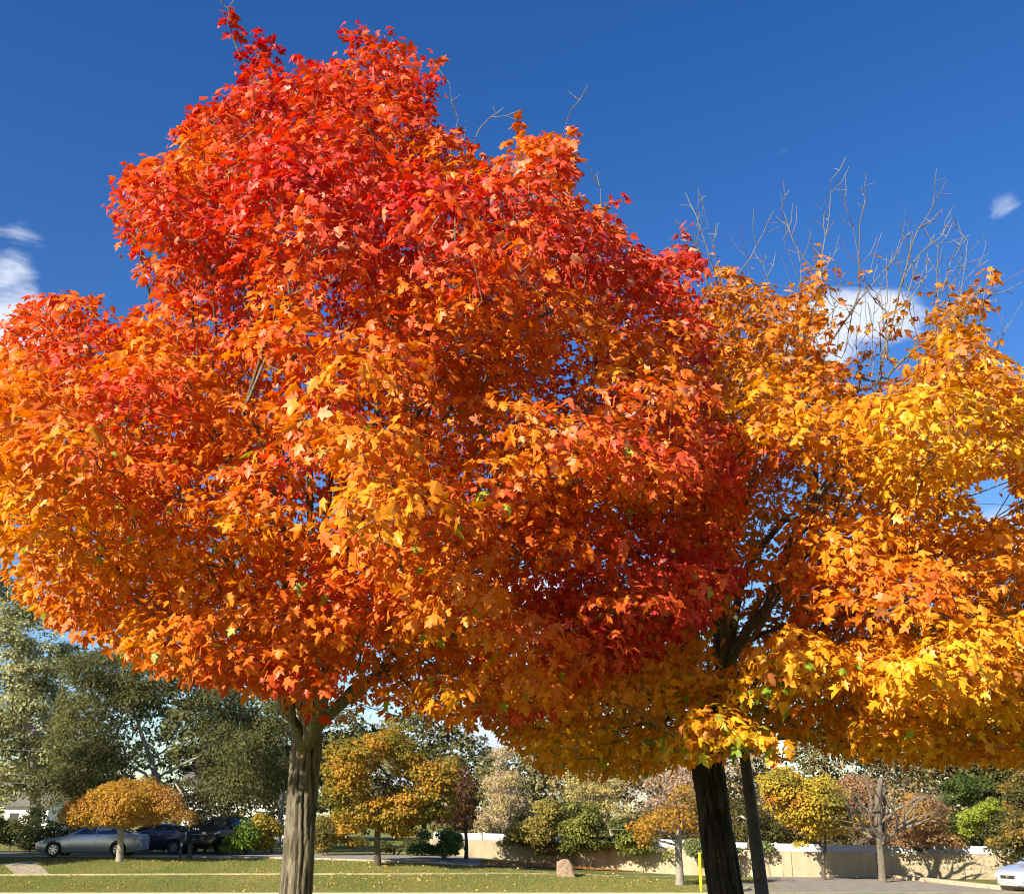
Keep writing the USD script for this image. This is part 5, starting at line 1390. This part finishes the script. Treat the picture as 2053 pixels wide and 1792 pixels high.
    t.part('grille_bar', m3.Manifold.cube((.02, gw * 1.56, .022), True).translate((-.006, 0, zf - .09)), CHROME, world=False)
    t.part('lower_grille', m3.Manifold.cube((.05, gw * 1.45, .09), True).translate((.03, 0, zf - .30)), DARKTRIM, world=False)
    t.part('number_plate', m3.Manifold.cube((.012, .30, .15), True).translate((Lc + .004, 0, float(belt(Lc)) - .02)), WHITE, world=False)
    if badge:
        arms = [m3.Manifold.cube((.012, .15, .032), True), m3.Manifold.cube((.012, .06, .055), True)]
        t.part('badge', (arms[0] + arms[1]).translate((-.022, 0, zf - .085)), BADGE, world=False)
    return t


def set_down(px, c):
    p = at(px, 1740, c); p[2] = float(ground(p[0], p[1])) + 0.03
    return p


SILVER, DKBLUE, BLACKP, BRIGHT = paint('silver_paint', (0.36, 0.38, 0.39)), paint('dark_blue_paint', (0.007, 0.009, 0.016), 0.0, .4), paint('black_paint', (0.006, 0.0065, 0.0065), 0.0, .4), paint('bright_silver_paint', (0.52, 0.54, 0.57))
car('parked_car', 'silver four door sedan parked in dappled shade behind the weeping tree', SEDAN, SILVER, set_down(72, 49.2), math.radians(3))
car('parked_car', 'dark blue car mostly hidden between the silver sedan and the elm trunk', SEDAN, DKBLUE, set_down(205, 53.5), math.radians(-4))
car('parked_car', 'dark boxy off-road car facing the lawn behind two black posts', BOXY, BLACKP, set_down(394, 51.5), math.radians(75))
carp = at(2024, 1787, 38.0); carp[2] = -0.985
car('moving_car', 'bright silver car coming into view on the road at the right edge', HATCH, BRIGHT, carp, math.radians(17), badge=True)

# ---------------------------------------------------------------- houses, utility pole and wires far behind
ROOF = plain('roof_shingle', (0.10, 0.09, 0.085), rough=0.9, vary=0.3, scale=5, bump=0.5)
SIDING = plain('white_siding', (0.74, 0.74, 0.70), rough=0.7, vary=0.05)
PANE = mat('house_glass', {'p': ('principled_bsdf', {'base_color': (0.03, 0.035, 0.04), 'roughness': 0.08})}, surface='p.BSDF')


def house(label, px, c, w, h, d, windows, door):
    o = at(px, 1720, c); o[2] = float(ground(o[0], o[1]))
    t = Thing('house', label, 'house', loc=o)
    x0, y0, z0 = o
    holes = [(a, b, z, zz) for a, b, z, zz in windows + [door]]
    wall_ = m3.Manifold.cube((w, d, h + .3)).translate((x0 - w / 2, y0, z0 - .3))
    for a, b, z, zz in holes:
        wall_ = wall_ - m3.Manifold.cube((b - a, .16, zz - z)).translate((x0 + a, y0 - .01, z0 + z))
    gp = np.array([[x0 - w / 2, y0 + e, z0 + h] for e in (0, d)] + [[x0 + w / 2, y0 + e, z0 + h] for e in (0, d)] + [[x0 + s_ * w / 2, y0 + d / 2, z0 + h + 2.1] for s_ in (-1, 1)])
    t.part('wall', wall_, SIDING)
    t.part('gable', trimesh.convex.convex_hull(gp + [0, 0, .002]), SIDING)
    for nm, sg in (('roof', 0), ('roof', 1)):
        e0, e1 = ((-.4, d / 2), (d + .4, d / 2))[sg]
        q = [[x0 + s_ * (w / 2 + .35), y0 + e, z0 + h + zz] for s_ in (-1, 1) for e, zz in ((e0, -.20), (e1, 2.14), (e0, -.06), (e1, 2.30))]
        t.part('roof', trimesh.convex.convex_hull(np.array(q)), ROOF)
    for a, b, z, zz in windows:
        fr = m3.Manifold.cube((b - a - .01, .08, zz - z - .01)).translate((x0 + a + .005, y0 + .03, z0 + z + .005)) - m3.Manifold.cube((b - a - .17, .2, zz - z - .17)).translate((x0 + a + .085, y0 - .02, z0 + z + .085))
        wp = t.part('window', fr, WHITE)
        t.part('pane', box(x0 + a + .085, x0 + b - .085, y0 + .07, y0 + .08, z0 + z + .085, z0 + zz - .085), PANE, parent=wp)
    a, b, z, zz = door
    t.part('door', box(x0 + a + .01, x0 + b - .01, y0 + .05, y0 + .10, z0 + z, z0 + zz - .01), plain('door_paint_%d' % int(c), (0.16, 0.10, 0.07)))


house('white house glimpsed under the trees at the left edge', 40, 82, 3.4, 2.8, 5.0, [(-1.4, -.5, .9, 2.2)], (.3, 1.2, 0, 2.1))
house('white two storey house glimpsed behind the feathery elm', 470, 84, 9.0, 4.6, 8.0, [(-3.6, -2.4, .9, 2.3), (1.5, 2.9, .9, 2.3), (-3.6, -2.4, 3.0, 4.1), (-.6, .6, 3.0, 4.1), (2.2, 3.4, 3.0, 4.1)], (-.6, .5, 0, 2.2))

up = at(558, 1700, 66); up[2] = float(ground(up[0], up[1]))
ut = Thing('utility_pole', 'grey wooden utility pole behind the grey maple trunk', 'utility pole', loc=up)
UW = plain('utility_wood', (0.16, 0.14, 0.12), rough=0.9, vary=0.3, scale=4)
ut.part('post', tube([up - [0, 0, .5], up + [0, 0, 5], up + [0, 0, 10.5]], [.16, .145, .12], 14), UW, smooth=40)
ut.part('crossarm', box(up[0] - 1.1, up[0] + 1.1, up[1] - .21, up[1] - .12, up[2] + 9.7, up[2] + 9.84), UW)
for q in (-.95, -.35, .35, .95):
    ut.part('insulator', trimesh.creation.cylinder(.04, .14).apply_translation([up[0] + q, up[1] - .165, up[2] + 9.91]), PANE)


def wire(px0, py0, c0, px1, py1, c1, sag, lab, r=.014):
    a, b = at(px0, py0, c0), at(px1, py1, c1)
    u = np.linspace(0, 1, 26)[:, None]
    p = a + (b - a) * u - np.array([0, 0, sag]) * (4 * u * (1 - u))
    single('utility_wire', tube(p, r, 5), BLACK if r > .013 else plain('grey_wire', (0.35, 0.35, 0.36)), lab, 'wire', smooth=True)


wire(-700, 840, 48, 2900, 1040, 56, 0.7, 'black overhead wire crossing the sky behind both maples')
for k, (ya, yb, lab) in enumerate([(1462, 1535, 'topmost pale wire among the left trees'), (1512, 1585, 'middle pale wire among the left trees'), (1540, 1590, 'lowest pale wire among the left trees')]):
    wire(-500, ya, 50, 556, yb, 65.8, 0.1, lab, r=.0125 + .0001 * k)
